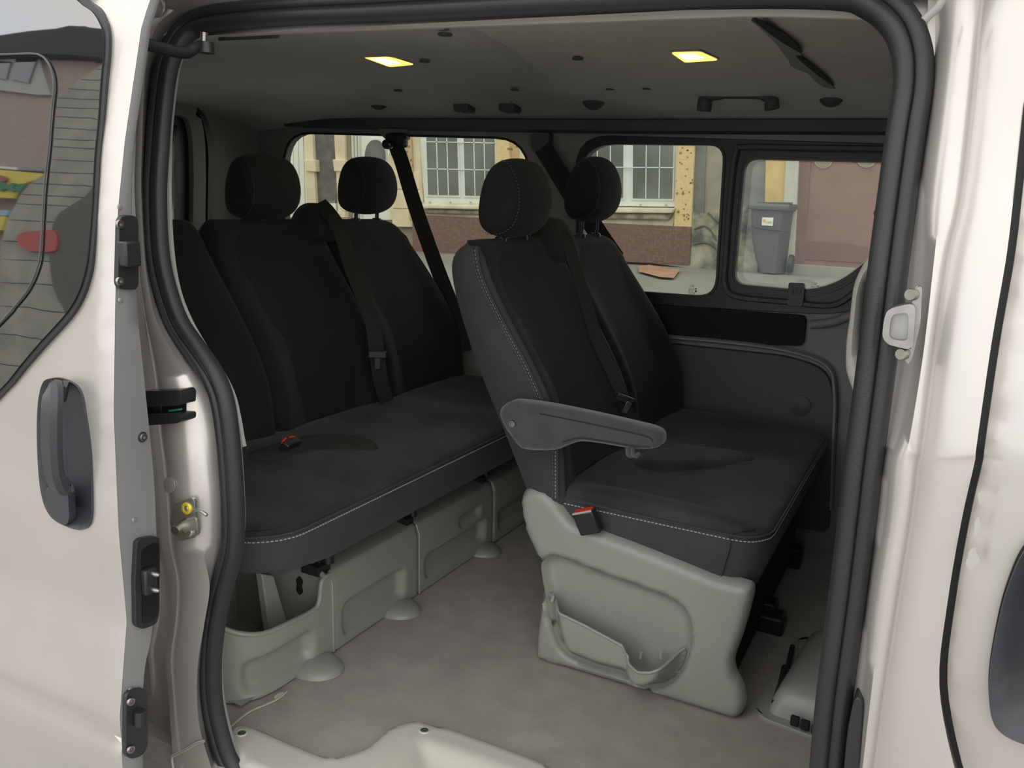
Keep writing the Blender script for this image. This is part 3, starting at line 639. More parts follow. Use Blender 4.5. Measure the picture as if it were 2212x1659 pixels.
# ================================================================== SEATS
ZB = [.33, .383, .503, .577, .658, .739, .811, .848, .896, .93]
DXF = [-.400, -.413, -.421, -.453, -.500, -.558, -.605, -.622, -.632, -.64]
ZR = [.33, .385, .411, .477, .572, .677, .783, .861, .881, .901, .93]
DXR = [-.49, -.505, -.529, -.566, -.616, -.666, -.700, -.712, -.705, -.688, -.67]
TOPZ = .903
def seat_back(parent, Xf, y0, y1, outer0=False, outer1=False, zb=.335):
    w = y1-y0; rings = []
    zl = [zb, .40, .46, .52, .58, .64, .70, .76, .81, .85, .878, .893, .901, .904]
    for z in zl:
        xf = Xf+float(np.interp(z, ZB, DXF)); xr = Xf+float(np.interp(z, ZR, DXR))
        sh0 = float(np.interp(z, [.70, .80, .85, .88, .895, .904], [0, .012, .028, .048, .066, .10]))*(.12 if outer0 else .22)
        sh1 = float(np.interp(z, [.66, .76, .83, .87, .895, .904], [0, .018, .045, .075, .105, .15]))*(1.0 if outer1 else .22)
        a, b = y0+.002+sh0, y1-.002-sh1
        t = float(np.interp(z, [.84, .878, .893, .904], [0, .012, .03, .055]))     # rounding of the top edge
        xf2, xr2 = xf-t*.6, xr+t*.75
        rec = float(np.interp(z, [.34, .45, .60, .75, .85, .904], [.012, .040, .046, .030, .010, .002]))
        P = []
        for f in (0, .03, .10, .18, .28, .40, .5, .60, .72, .82, .90, .97, 1):
            k = float(smooth01((min(f, 1-f)-.04)/.26)); e = .018*max(0, 1-min(f, 1-f)/.03)
            P.append((xf2-rec*k-e, a+(b-a)*f, z))
        for f in (1, .8, .5, .2, 0):
            e = .004 if f in (0, 1) else 0
            P.append((xr2+e-.012-float(np.interp(z, [.45, .72, .86, .9], [0, .008, .014, .006])), a+(b-a)*f, z))
        rings.append(P)
    o = loft('backrest', rings, backcl, parent, sub=1)
    if outer0 and Xf > -.5:
        o.data.materials.append(fabric)
        for p in o.data.polygons:
            if abs(p.normal.y) > .6 and p.center.y < 0: p.material_index = 1
    return o
def insert(parent, Xf, y0, y1):
    w = y1-y0; rings = []
    for z in np.linspace(.40, .880, 16):
        xf = Xf+float(np.interp(z, ZB, DXF)); t = float(np.interp(z, [.84, .878, .893, .904], [0, .012, .03, .055]))
        rec = float(np.interp(z, [.34, .45, .60, .75, .85, .904], [.012, .040, .046, .030, .010, .002]))
        m = float(np.interp(z, [.40, .50, .60, .70, .80, .86, .893], [.22, .235, .225, .16, .12, .15, .26]))
        P = []
        for i in range(9):
            f = m+(1-2*m)*i/8; k = float(smooth01((min(f, 1-f)-.04)/.26)); e = 0 if 0 < i < 8 else -.006
            P.append((xf-t*.6-rec*k+float(np.interp(z, [.85, .88], [.006, .001]))+e, y0+w*f, z))
        rings.append(P)
    o = loft('seat_insert', rings, inscl, parent, closed=False, caps=False, ang=60)
    return lab(o, 'matt suede-like centre panel')
def headrest(parent, Xc, yc, zc, wid=.215, posts=True, scale=1.0):
    D = [(-.046, .010), (-.052, .05), (-.047, .10), (-.034, .146), (-.014, .174), (.008, .183), (.032, .170), (.052, .138), (.063, .095), (.061, .055), (.046, .022), (.015, .002), (-.020, -.002)]
    rings = []; cz = .09
    for f, s, dx in ((-.5, .62, -.004), (-.485, .76, -.004), (-.44, .85, -.002), (-.36, .92, 0), (-.2, .98, .002), (0, 1.0, .004), (.2, .97, .002), (.34, .90, 0), (.43, .80, -.003), (.485, .66, -.005), (.5, .50, -.006)):
        rings.append([(Xc+(x*s+dx)*scale-(.09-z)*0*.2, yc+f*wid, zc+(cz+(z-cz)*s)*scale) for x, z in D])
    h = loft('headrest', rings, backcl, parent, sub=2)
    # side seam
    sm = [(Xc+(x*.87)*scale, yc-.452*wid, zc+(cz+(z-cz)*.87)*scale) for x, z in D]
    dashes('seam', cat(sm[5:]+sm[:1], 4), M('seam_thread', (.10, .10, .11), .8) if 'seam_thread' not in bpy.data.materials else bpy.data.materials['seam_thread'], h, r=.0006, on=.004, gap=.0035)
    if posts:
        for dy in (-.055, .055):
            tube('headrest_post', [(Xc-.008, yc+dy, zc-.045), (Xc-.006, yc+dy, zc+.02)], .0065, blackp, h, n=8)
            disc('post_guide', (Xc-.008, yc+dy, TOPZ-.006), (0, 0, 1), .014, .010, blackp, h, 14)
    return h
def xfront(Xf, y, y0, y1, r0, r1=.05):
    q = 0
    if y < y0+r0: d = y0+r0-y; q = r0-math.sqrt(max(0, r0*r0-d*d))
    if y > y1-r1: d = y-(y1-r1); q = r1-math.sqrt(max(0, r1*r1-d*d))
    return Xf-q
def cushion(parent, Xf, y0, y1, seats, r0, zbot, ridges, ztop=.398):
    ys = sorted(set([y0, y0+.003, y0+.008, y0+.016, y0+.03, y0+.05, y0+.075]+list(np.linspace(y0+.10, y1-.06, 34))+[y1-.04, y1-.02, y1-.008, y1]))
    rings = []
    for y in ys:
        e = min(y-y0, y1-y)
        rr = .016; ins = (rr-math.sqrt(max(0, rr*rr-max(0, rr-e)**2)))
        xf = xfront(Xf, y, y0, y1, r0)
        def top(x):
            z = float(np.interp(Xf-x, [0, .02, .06, .15, .30, .46], [.384, .391, ztop-.002, ztop, ztop+.004, ztop]))
            for (s0, s1) in seats:
                c = (s0+s1)/2; hwid = (s1-s0)/2
                k = max(0, 1-((y-c)/hwid)**2)*max(0, 1-((Xf-x-.24)/.24)**2); z -= .014*k
            for (ry, rx0, rx1, ww, h) in ridges:
                k = max(0, 1-((y-ry)/ww)**2)*max(0, 1-((Xf-x-(rx0+rx1)/2)/((rx1-rx0)/2))**2); z += h*math.sqrt(k)
            return z-ins
        zb_ = zbot(y)
        P = [(Xf-.46, y, zb_), (Xf-.46, y, top(Xf-.46)-.01)]
        for q in (.45, .40, .34, .28, .22, .16, .11, .07, .045, .025): P.append((min(xf-.004, Xf-q) if Xf-q > xf-.004 else Xf-q, y, top(Xf-q)))
        P += [(xf-.012, y, .389-ins), (xf-.004, y, .384-ins*.5), (xf, y, .376), (xf+.001, y, .355), (xf-.002, y, .32), (xf-.008, y, .30 if zb_ < .3 else zb_+.01), (xf-.022, y, zb_+.006), (xf-.05, y, zb_)]
        rings.append(P)
    o = loft('seat_cushion', rings, suede, parent, ang=70)
    # skirt in the smoother cloth, a shell just proud of the foam
    sk = []
    for y in ys:
        xf = xfront(Xf, y, y0, y1, r0); zb_ = zbot(y)
        sk.append([(xf+.0005, y, .3765), (xf+.0030, y, .372), (xf+.0035, y, .355), (xf+.0005, y, .32), (xf-.0055, y, .30 if zb_ < .3 else zb_+.01), (xf-.02, y, zb_+.003)])
    b = [(Xf-.46, y0, .385), (Xf-.46, y0-.002, .372), (Xf-.46, y0-.002, .355), (Xf-.46, y0-.001, .32), (Xf-.46, y0, .30 if zbot(y0) < .3 else zbot(y0)+.01), (Xf-.46, y0, zbot(y0)+.003)]
    s0 = [(p[0]-.0, p[1]-.0025, p[2]) for p in sk[0]]
    loft('cushion_skirt', [b, s0]+sk, fabric, o, closed=False, caps=False, ang=60)
    line = [(Xf-.44, y0-.004, .370)]+[(xfront(Xf, y, y0, y1, r0)+.0045, y-(.003 if y < y0+.02 else 0), .370) for y in ys]
    dashes('stitching', line, thread, o)
    tube('piping', [(p[0]-.001, p[1], .379) for p in line], .0022, fabric, o, n=6)
    return o
def bench(name, label, Xf, y0, seats, heads, group=None):
    b = thing(name, label, 'car seat', (Xf-.25, (y0+2.5)/2, 0.0), group)
    bs = []
    for i, (s0, s1) in enumerate(seats):
        k = seat_back(b, Xf, s0, s1, i == 0, i == len(seats)-1); insert(k, Xf, s0, s1); bs.append(k)
    for (yc, dx, z) in heads: headrest(b, Xf-.665+dx, yc, z)
    return b, bs
# ---- second row: two-seat bench with armrest and plastic side panel
r2b, bk2 = bench('passenger_bench', 'two-seat charcoal bench with armrest and grey plastic side panel, in front of the rear bench', -.24, 1.58, [(1.58, 2.04), (2.04, 2.50)], [(1.80, 0.0, .903), (2.26, .004, .935)])
cu = cushion(r2b, -.24, 1.60, 2.50, [(1.64, 2.03), (2.05, 2.46)], .07, lambda y: .25, [(1.635, .03, .42, .035, .012), (2.04, .14, .42, .07, .006)])
# seam of the side wing, light double stitch
sidef = lambda d: [(-.24+float(np.interp(z, ZB, DXF))-d, 1.579, z) for z in np.linspace(.385, .893, 22)]
dashes('stitching', sidef(.016), thread, bk2[0]); dashes('stitching', [(p[0]-.006, p[1]-.0005, p[2]) for p in sidef(.016)], M('dark_thread', (.12, .12, .125), .8), bk2[0], r=.0007)
tube('piping', cat(sidef(.012), 2), .003, fabric, bk2[0], n=6)
tube('piping', [tuple(at(x, y, Y=1.5965)) for x, y in [(1581, 1150), (1574, 1190), (1557, 1245)]], .0014, fabric, cu, n=6)
# panel
SPX = [(1120, 1085), (1127, 1064), (1142, 1056), (1160, 1055), (1180, 1064), (1200, 1083), (1220, 1110), (1240, 1130), (1320, 1160), (1400, 1190), (1480, 1222), (1550, 1250), (1600, 1262), (1622, 1272), (1622, 1300), (1600, 1380), (1582, 1430), (1585, 1460), (1600, 1490), (1607, 1520), (1602, 1545), (1588, 1556), (1570, 1556), (1400, 1502), (1250, 1457), (1162, 1430), (1153, 1410), (1158, 1350), (1170, 1260), (1165, 1225), (1145, 1180), (1128, 1140)]
SP = cat(pxpoly(SPX, Y=1.58), 3, True)
REC = cat(pxpoly([(1166, 1232), (1172, 1212), (1190, 1203), (1215, 1207), (1300, 1240), (1370, 1265), (1440, 1291), (1475, 1315), (1489, 1345), (1491, 1390), (1478, 1440), (1445, 1480), (1400, 1490), (1350, 1462), (1290, 1445), (1230, 1420), (1200, 1385), (1180, 1310)], Y=1.58), 3, True)
def pillow(poly, hole, Y, r, rin):
    P = [q[:2] for q in poly]; H = [q[:2] for q in hole] if hole else None
    def vec(V, w):
        d = np.minimum(edist(V, P), r); k = r-np.sqrt(np.maximum(0, r*r-(r-d)**2))
        if H is not None:
            dh = np.minimum(edist(V, H), rin); k = k+rin-np.sqrt(np.maximum(0, rin*rin-(rin-dh)**2))
        return [(u, Y+kk+w, v) for (u, v), kk in zip(V, k)]
    f = lambda u, v, w: vec([(u, v)], w)[0]
    f.vec = vec; return f
sp = slab('side_panel', SP, pillow(SP, REC, 1.578, .022, .010), .012, greyp, r2b, holes=[REC], step=.009, ang=60)
slab('panel_recess', REC, bowl(REC, lambda z: 1.588, .020, .014, 0), .004, greyp, sp, step=.01, ang=60)
# the front of the panel wraps round under the cushion
wrp = []
for x, y in [(1612, 1262), (1615, 1300), (1596, 1380), (1578, 1430), (1582, 1462), (1598, 1495), (1604, 1525), (1596, 1550)]:
    p = at(x, y, Y=1.60); wrp.append([(p[0]-.006, 1.592, p[2]), (p[0]+.002, 1.61, p[2]), (p[0]-.002, 1.64, p[2]), (p[0]-.02, 1.67, p[2])])
loft('panel_return', wrp, greyp, sp, closed=False, caps=False, ang=70)
PKX = [(1184, 1290), (1195, 1302), (1215, 1314), (1270, 1340), (1330, 1372), (1352, 1384), (1358, 1398), (1372, 1416), (1395, 1428), (1420, 1428), (1450, 1420), (1472, 1411), (1476, 1420), (1470, 1448), (1452, 1473), (1425, 1486), (1398, 1489), (1372, 1482), (1354, 1466), (1345, 1460), (1290, 1446), (1225, 1420), (1204, 1390), (1192, 1340)]
PK = pxpoly(PKX, Y=1.57)
PKt = PK[:12]; PKb = PK[11:]+[PK[0]]
def pkmap(V, w):
    db = edist(V, PKb, False); out = []
    for (u, v), d in zip(V, db):
        cx = at(1415, 1450, Y=1.57)[0]; dd = abs(u-cx)
        cyl = .028*math.sqrt(max(0, 1-(dd/.052)**2)) if dd < .052 else 0
        k = float(smooth01(d/.036)); out.append((u, 1.592-(.046+cyl)*k+w, v))
    return out
pkf = lambda u, v, w: pkmap([(u, v)], w)[0]
pkf.vec = pkmap
pk = slab('door_pocket', PK, pkf, .004, greyp, sp, step=.006, ang=70)
lab(pk, 'moulded storage pocket with a round cup holder end')
for x in (1383, 1427): tube('cup_rib', [tuple(at(x, 1424, Y=1.585)), tuple(at(x+2, 1408, Y=1.592))], .003, greyp, pk, n=6)
tube('pocket_lip', [pkmap([q], 0)[0] for q in cat(densify(PKt, .01, False), 2)], .0032, greyp, pk, n=8)
tube('pocket_clip', [tuple(at(1186, 1284, Y=1.588)), tuple(at(1196, 1290, Y=1.575)), tuple(at(1192, 1300, Y=1.57))], .004, greyp, pk, n=8)
# dark frame under the seats
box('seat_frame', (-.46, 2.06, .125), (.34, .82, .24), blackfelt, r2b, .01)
for y in (2.05, 2.44): box('seat_foot', (-.36, y, .03), (.20, .05, .06), blackp, r2b, .006)
box('floor_latch', tuple(at(1650, 1338, Z=.02)), (.10, .06, .05), blackp, r2b, .008)
# armrest
ARX = [(1073, 893), (1082, 878), (1105, 870), (1180, 880), (1240, 892), (1300, 905), (1360, 919), (1400, 929), (1418, 938), (1424, 950), (1421, 966), (1408, 972), (1370, 974), (1300, 963), (1250, 957), (1220, 966), (1190, 976), (1130, 975), (1112, 965), (1092, 938), (1078, 912)]
AR = cat(pxpoly(ARX, Y=1.50), 3, True)
def pill(poly, Ya, Yb, r):
    P = [q[:2] for q in poly]
    def vec(V, w):
        d = np.minimum(edist(V, P), r); k = r-np.sqrt(np.maximum(0, r*r-(r-d)**2))
        return [(u, (Ya+kk) if w == 0 else (Yb-kk), v) for (u, v), kk in zip(V, k)]
    f = lambda u, v, w: vec([(u, v)], w)[0]
    f.vec = vec; return f
ar = slab('armrest', AR, pill(AR, 1.50, 1.562, .016), 1, armfab, r2b, step=.010, ang=70)
lab(ar, 'fuzzy grey suede-like armrest')
pv = disc('armrest_pivot', at(1108, 915, Y=1.50), (0, -1, 0), .0075, .005, steel, ar, 18, .004)
disc('pivot_ring', at(1108, 915, Y=1.501), (0, -1, 0), .012, .003, armfab, ar, 18, .0085)
cA = np.mean(AR, 0); ins = []
for i in range(len(AR)):
    t = np.array(AR[(i+1) % len(AR)])-np.array(AR[i-1]); nr = np.array([-t[1], t[0]]); nr /= np.linalg.norm(nr)
    q = np.array(AR[i])+nr*.012; q2 = np.array(AR[i])-nr*.012; ins.append(tuple(q if inside(tuple(q), AR) else q2))
seamm = M('dark_seam_thread', (.028, .026, .028), .9)  # dark thread for the armrest seams
tube('armrest_seam', cat([tuple(at(x, y, Y=1.5)) for x, y in [(1165, 893), (1200, 900), (1260, 912), (1330, 927), (1395, 942), (1410, 952)]], 4), .0016, seamm, ar, n=6)
tube('armrest_seam', cat([tuple(at(x, y, Y=1.5)) for x, y in [(1404, 966), (1370, 964), (1300, 952), (1250, 946), (1215, 955)]], 4), .0013, seamm, ar, n=6)
for x in (1360, 1371): tube('strap_loop', cat([tuple(at(x-4, 968, Y=1.498)), tuple(at(x-3, 982, Y=1.494)), tuple(at(x+4, 985, Y=1.497)), tuple(at(x+8, 980, Y=1.51))], 4), .004, armfab, ar, n=8)
# buckle at the near end
bu = thing('seat_buckle', 'black seat belt buckle with red button beside the two-seat bench panel', 'belt buckle', tuple(at(1270, 1125, Y=1.575)))
Rb = Matrix.Rotation(math.radians(-22), 3, 'Y') @ Matrix.Rotation(math.radians(12), 3, 'X')
pb = at(1270, 1126, Y=1.570)
box('buckle_body', tuple(pb), (.047, .024, .052), blackp, bu, .004, Rb)
tp = Vector(pb)+Rb @ Vector((0, 0, .0262))
box('buckle_button', tuple(tp), (.040, .016, .004), red, bu, .0015, Rb)
box('buckle_rim', tuple(Vector(pb)+Rb @ Vector((0, -.0105, .0262))), (.044, .003, .004), thread, bu, .0008, Rb)

def bolster(parent, pts, Z, h, mat, lb):
    q = cat([(p[0], p[1]) for p in (at(x, y, Z=Z) for x, y in pts)] if pts[0][0] > 5 else pts, 3, True); Q_ = [p[:2] for p in q]
    def vec(V, w):
        d = edist(V, Q_); k = np.sqrt(np.clip(d/.035, 0, 1)*(2-np.clip(d/.035, 0, 1)))
        return [(u, v, Z-.006+(h+.006)*kk-w) for (u, v), kk in zip(V, k)]
    f = lambda u, v, w: vec([(u, v)], w)[0]; f.vec = vec
    o = slab('cushion_bolster', q, f, .012, mat, parent, step=.012, ang=70)
    return lab(o, lb)
bolster(cu, [(-.66, 1.606), (-.58, 1.604), (-.48, 1.604), (-.38, 1.605), (-.325, 1.612), (-.305, 1.628), (-.33, 1.645), (-.40, 1.658), (-.48, 1.662), (-.57, 1.655), (-.64, 1.635)], .389, .014, suede, 'padded side bolster of the cushion')
bolster(cu, [(1372, 990), (1390, 974), (1440, 966), (1500, 964), (1570, 969), (1620, 982), (1625, 990), (1590, 999), (1520, 1003), (1440, 1005), (1390, 1002)], .402, .006, suede, 'raised bolster between the two seats')
# ---- rear row: three-seat bench on a grey plastic storage base
r3b, bk3 = bench('rear_bench', 'long three-seat charcoal bench on a grey plastic storage base at the back', -1.0, 1.12, [(1.12, 1.58), (1.58, 2.04), (2.04, 2.50)], [(1.81, -.005, .897), (2.27, 0.0, .917)])
cu3 = cushion(r3b, -1.0, 1.075, 2.50, [(1.12, 1.42), (1.60, 2.03), (2.05, 2.46)], .10, lambda y: .275+.03*max(0, 1-(y-1.075)/.2), [(1.50, .08, .36, .085, .014), (2.04, .14, .42, .06, .006)])
bolster(cu3, [(532, 988), (560, 975), (595, 962), (640, 951), (690, 945), (745, 945), (790, 950), (818, 962), (815, 973), (785, 984), (730, 991), (670, 996), (590, 996)], .398, .016, M('brownish_suede', (.040, .036, .034), .95, var=.2, vscale=20), 'raised bolster between the near and middle seats')
# base: front wall path in plan, height 0.20; dents are pressed into it
def planpath():
    p = [(-1.078, 2.48), (-1.083, 2.06), (-1.088, 1.71), (-1.09, 1.372)]
    return p
def rr_sdf(u, v, cx, cy, hx, hy, r):
    qx = abs(u-cx)-(hx-r); qy = abs(v-cy)-(hy-r)
    return math.hypot(max(qx, 0), max(qy, 0))+min(max(qx, qy), 0)-r
def dent(u, v, boxes, e=.012):
    k = 0
    for (a, b, c, d, r, dep) in boxes:
        s = rr_sdf(u, v, (a+b)/2, (c+d)/2, (b-a)/2, (d-c)/2, r); k = max(k, dep*float(smooth01(-s/e+.3)))
    return k
def base_panel(y0, y1, dents, slot=None):
    def mp(V, w):
        out = []
        for (y, z) in V:
            x = -1.090+.012*(y-1.372)/1.1-.02*max(0, z-.16)/.04 if False else -1.090+.011*(y-1.372)
            x += .006*(1-z/.19)-dent(y, z, dents)
            if z > .168:
                t = (z-.168)/.03; x -= .004+.010*t*t
                if z > .2: x -= (z-.2)*5.2
                zz_ = .168+.022*math.sin(min(1, t)*math.pi/2)+max(0, z-.2)*1.2
            else: zz_ = z
            e = min(y-y0, y1-y); x -= .004*max(0, 1-e/.006)
            out.append((x-w, y, zz_))
        return out
    f = lambda u, v, w: mp([(u, v)], w)[0]; f.vec = mp
    hs = [slot] if slot else []
    return slab('base_panel', [(y0+.0015, .006), (y1-.0015, .006), (y1-.0015, .228), (y0+.0015, .228)], f, .004, greyp, r3b, holes=hs, step=.0085, ang=60)
p2 = base_panel(1.372, 1.705, [(1.408, 1.645, .024, .100, .02, .020)])
p3 = base_panel(1.708, 2.095, [(1.738, 2.048, .032, .096, .02, .020), (1.905, 2.02, .112, .146, .017, .012)])
p4 = base_panel(2.098, 2.48, [(2.13, 2.44, .032, .096, .02, .014)])
for y in (1.3705, 1.7065): tube('panel_seam', [(-1.083+.011*(y-1.372), y, .006), (-1.088+.011*(y-1.372), y, .165), (-1.098+.011*(y-1.372), y, .188)], .0028, greyp, r3b, n=6)
# storage bin at the near end: wall wraps round, rim dips
PB = cat([(-1.090, 1.369), (-1.091, 1.25), (-1.094, 1.19), (-1.108, 1.145), (-1.145, 1.112), (-1.20, 1.105), (-1.42, 1.105)], 8)
Lb = np.concatenate([[0], np.cumsum([math.dist(PB[i], PB[i+1]) for i in range(len(PB)-1)])])
def onp(s):
    x = float(np.interp(s, Lb, [q[0] for q in PB])); y = float(np.interp(s, Lb, [q[1] for q in PB]))
    x2 = float(np.interp(s+.004, Lb, [q[0] for q in PB])); y2 = float(np.interp(s+.004, Lb, [q[1] for q in PB]))
    t = np.array([x2-x, y2-y]); t /= max(np.linalg.norm(t), 1e-9); return x, y, t[1], -t[0]     # inward normal
rimS = [0, .012, .024, .030, .033, .040, .055, .09, .15, .20, .25, .30, .36, .5]
rimZ = [.186, .186, .182, .172, .150, .133, .127, .128, .133, .137, .150, .170, .195, .21]
def binmap(V, w):
    out = []
    for s, z in V:
        x, y, nx, ny = onp(s); d = dent(s, z, [(.062, .245, .018, .088, .022, .022)], .016)+w
        d -= .006*(1-z/.19)
        # inward is away from +X on the front stretch
        ix, iy = (-abs(nx), abs(ny)) if True else (nx, ny)
        out.append((x+ix*d, y+iy*d, z))
    return out
bf_ = lambda u, v, w: binmap([(u, v)], w)[0]; bf_.vec = binmap
Smax = Lb[-1]-.01
rs = cat([(s, z) for s, z in zip(rimS, rimZ) if s < Smax], 4)
rs = [q for q in rs if q[0] <= Smax]; ol = [(Smax, .006), (0.0, .006)]+rs
bn = slab('storage_bin', ol, bf_, .008, greyp, r3b, step=.009, ang=60)
tube('bin_rim', [binmap([q], .004)[0] for q in rs], .0058, greyp, bn, n=8)
bx = thing  # (bin interior)
make('bin_liner', [(-1.10, 1.365, .01), (-1.42, 1.365, .01), (-1.42, 1.365, .26), (-1.10, 1.365, .186)], [(0, 1, 2, 3)], greyp, bn)
make('bin_back', [(-1.36, 1.11, .01), (-1.36, 1.365, .01), (-1.36, 1.365, .27), (-1.36, 1.11, .27)], [(0, 1, 2, 3)], greyp, bn)
make('bin_floor', [(-1.10, 1.11, .012), (-1.10, 1.365, .012), (-1.4, 1.365, .012), (-1.4, 1.11, .012)], [(0, 1, 2, 3)], greyp, bn)
slab('bin_divider', pxpoly([(566, 1240), (592, 1244), (608, 1300), (626, 1356), (584, 1372), (574, 1300)], X=-1.2), lambda u, v, w: (-1.2-w, u, v), .02, M('bright_divider', (.44, .44, .40), .5), bn, bevel=.003)
for dx_, z in ((-.082, .142), (-.20, .18)):
    slab('bin_keyhole', cat([(-1.09+dx_+a, z+b) for a, b in ((0, .022), (.009, .012), (.006, 0), (.009, -.012), (0, -.022), (-.009, -.012), (-.007, 0), (-.009, .012))], 3, True), planeY(1.3625), .002, blackfelt, bn)
tube('bin_corner', [(-1.094, 1.352, .186), (-1.13, 1.36, .20), (-1.17, 1.36, .225)], .007, greyp, bn, n=8)
# black seat mounts, dark underside, foot covers
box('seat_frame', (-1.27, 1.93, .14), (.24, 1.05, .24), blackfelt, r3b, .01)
for y, k in ((1.378, 1), (1.708, .75), (2.09, .7)):
    m_ = box('seat_mount', (-1.135, y, .232), (.035, .028*k, .075), blackp, r3b, .004)
    tube('mount_hook', [(-1.112, y+.004, .262), (-1.108, y+.004, .205)], .013*k, blackp, m_, n=12)
    box('mount_slot', (-1.128, y-.014, .196), (.05, .040*k, .022), blackfelt, m_, .003)
for i, (px, py, r) in enumerate(((717, 1448, .056), (892, 1321, .054), (1066, 1190, .052))):
    c = at(px, py+6, Z=0); cx = -1.068; rings = []
    for t in np.linspace(0, 1, 7):
        a = t*math.pi/2; rr_ = r*math.cos(a)**.8 if t < 1 else .002; zz1 = .022*math.sin(a)
        rings.append([(cx-.02+rr_*1.25*math.cos(b)*(1 if math.cos(b) > 0 else .3), c[1]+rr_*math.sin(b), max(zz1, .001)) for b in np.linspace(0, 2*math.pi, 25)[:-1]])
    loft('foot_cover', rings, greyp, r3b, ang=60)
# buckles between near and middle seats
for i, (x, y, a) in enumerate(((613, 960, 20), (628, 955, -8), (643, 951, -20))):
    pz = at(x, y, Z=.425)
    bb = thing('seat_buckle', ('black buckle with red button, leftmost of the pair tucked between rear bench cushions', 'black buckle with red button, right one of the pair tucked between rear cushions', '')[i] or 'dark buckle back beside the red buckles on the rear bench', 'belt buckle', tuple(pz), 'buckles tucked in the rear bench') if i < 2 else None
    if bb:
        Rk = Matrix.Rotation(math.radians(35), 3, 'Y') @ Matrix.Rotation(math.radians(a), 3, 'Z')
        box('buckle_body', tuple(pz-np.array([0, 0, .012])), (.018, .026, .05), blackp, bb, .003, Rk)
        box('buckle_button', tuple(Vector(pz)+Rk @ Vector((.002, 0, .008))), (.019, .017, .012), red, bb, .002, Rk)

# ================================================================== BELTS
def belt(name, label, pts, normal=(1, -.6, 0), w=.042, loc=None):
    o = thing(name, label, 'seat belt', tuple(pts[0]))
    ribbon('belt_webbing', cat(pts, 6), w, web, o, normal); return o
def backpt(Xf, y, z, d=.014):
    x = Xf+float(np.interp(z, ZB, DXF)); rec = float(np.interp(z, [.34, .45, .60, .75, .85, .904], [.012, .040, .046, .030, .010, .002])); return (x-rec*.6+d, y, z)
# belt towers on the bench backs
for (Xf, nm, bench_o) in ((-.24, 'r2', r2b), (-1.0, 'r3', r3b)):
    yb = 2.02; rings = []
    for z, xa, xb, hw_ in ((.84, -.705, -.605, .10), (.885, -.71, -.62, .095), (.918, -.71, -.635, .075), (.940, -.70, -.648, .052), (.950, -.69, -.66, .028)):
        rings.append([(Xf+xb, yb-hw_, z), (Xf+xb, yb+hw_, z), (Xf+(xa+xb)/2, yb+hw_*1.1, z), (Xf+xa, yb+hw_, z), (Xf+xa, yb-hw_, z), (Xf+(xa+xb)/2, yb-hw_*1.1, z)])
    loft('belt_guide', rings, backcl, bench_o, sub=2)
def pxb(pts, Xf): 
    out = []
    for x, y, Y in pts: out.append(tuple(at(x, y, Y=Y)))
    return out
B2 = pxb([(1204, 492, 2.02), (1222, 515, 2.00), (1240, 570, 1.99), (1262, 640, 1.97), (1290, 735, 1.95), (1320, 800, 1.93), (1342, 848, 1.92), (1352, 880, 1.93), (1372, 925, 1.95)], -.24)
b2_ = belt('seat_belt', 'charcoal seat belt crossing the backrests of the two-seat bench', B2, (1, -.75, .2), .034)
tg = at(1350, 862, Y=1.905); Rt = Matrix.Rotation(math.radians(22), 3, 'Y') @ Matrix.Rotation(math.radians(30), 3, 'Z')
box('tongue_grip', tuple(tg), (.046, .010, .018), blackp, b2_, .003, Rt)
box('tongue_blade', tuple(at(1354, 880, Y=1.90)), (.014, .004, .030), steel, b2_, .001, Rt)
B3 = pxb([(690, 438, 2.02), (712, 462, 2.00), (735, 500, 1.98), (760, 580, 1.96), (788, 650, 1.94), (806, 705, 1.93), (814, 765, 1.92), (822, 820, 1.93), (835, 868, 1.96)], -1.0)
b3_ = belt('seat_belt', 'charcoal seat belt hanging across the backrests of the rear bench', B3, (1, -.85, .2), .042)
box('tongue_grip', tuple(at(815, 766, Y=1.90)), (.050, .012, .020), blackp, b3_, .003, Matrix.Rotation(math.radians(38), 3, 'Z'))
box('tongue_blade', tuple(at(815, 784, Y=1.90)), (.016, .006, .034), blackp, b3_, .001, Matrix.Rotation(math.radians(38), 3, 'Z'))
# pillar belts
b4 = belt('seat_belt', 'black pillar seat belt hanging left of the first side window pillar behind the rear bench', [tuple(at(x, y, Y=Y)) for x, y, Y in [(855, 316, 2.56), (868, 350, 2.555), (895, 440, 2.54), (930, 540, 2.53), (960, 620, 2.52), (992, 700, 2.50), (1004, 760, 2.48)]], (.25, -1, .1), .052)
box('belt_anchor', tuple(at(857, 303, Y=2.59)), (.085, .03, .05), blackp, b4, .010)
for x, y in ((840, 312), (871, 303)): disc('anchor_knob', at(x, y, Y=2.57), (0, -1, 0), .017, .02, blackp, b4, 16)
disc('anchor_bolt', at(842, 312, Y=2.549), (0, -1, 0), .004, .003, thread, b4, 10)
b5 = belt('seat_belt', 'black pillar seat belt slanting down between the two side windows', [tuple(at(x, y, Y=Y)) for x, y, Y in [(1172, 318, 2.57), (1195, 355, 2.56), (1235, 420, 2.54), (1270, 470, 2.53), (1300, 516, 2.52), (1330, 560, 2.50)]], (.25, -1, .1), .058)
slab('belt_anchor', roundpoly(pxpoly([(1146, 290), (1188, 286), (1186, 310), (1168, 330), (1150, 328)], Y=2.585), .01), planeY(2.58), .03, walltrim2, b5, bevel=.006)
# wider trim boss the first anchor sits on
struct(slab('trim_13', roundpoly(pxpoly([(812, 262), (884, 264), (876, 300), (858, 313), (838, 305), (822, 290)], Y=2.615), .012), planeY(2.612), .03, walltrim, bevel=.006))

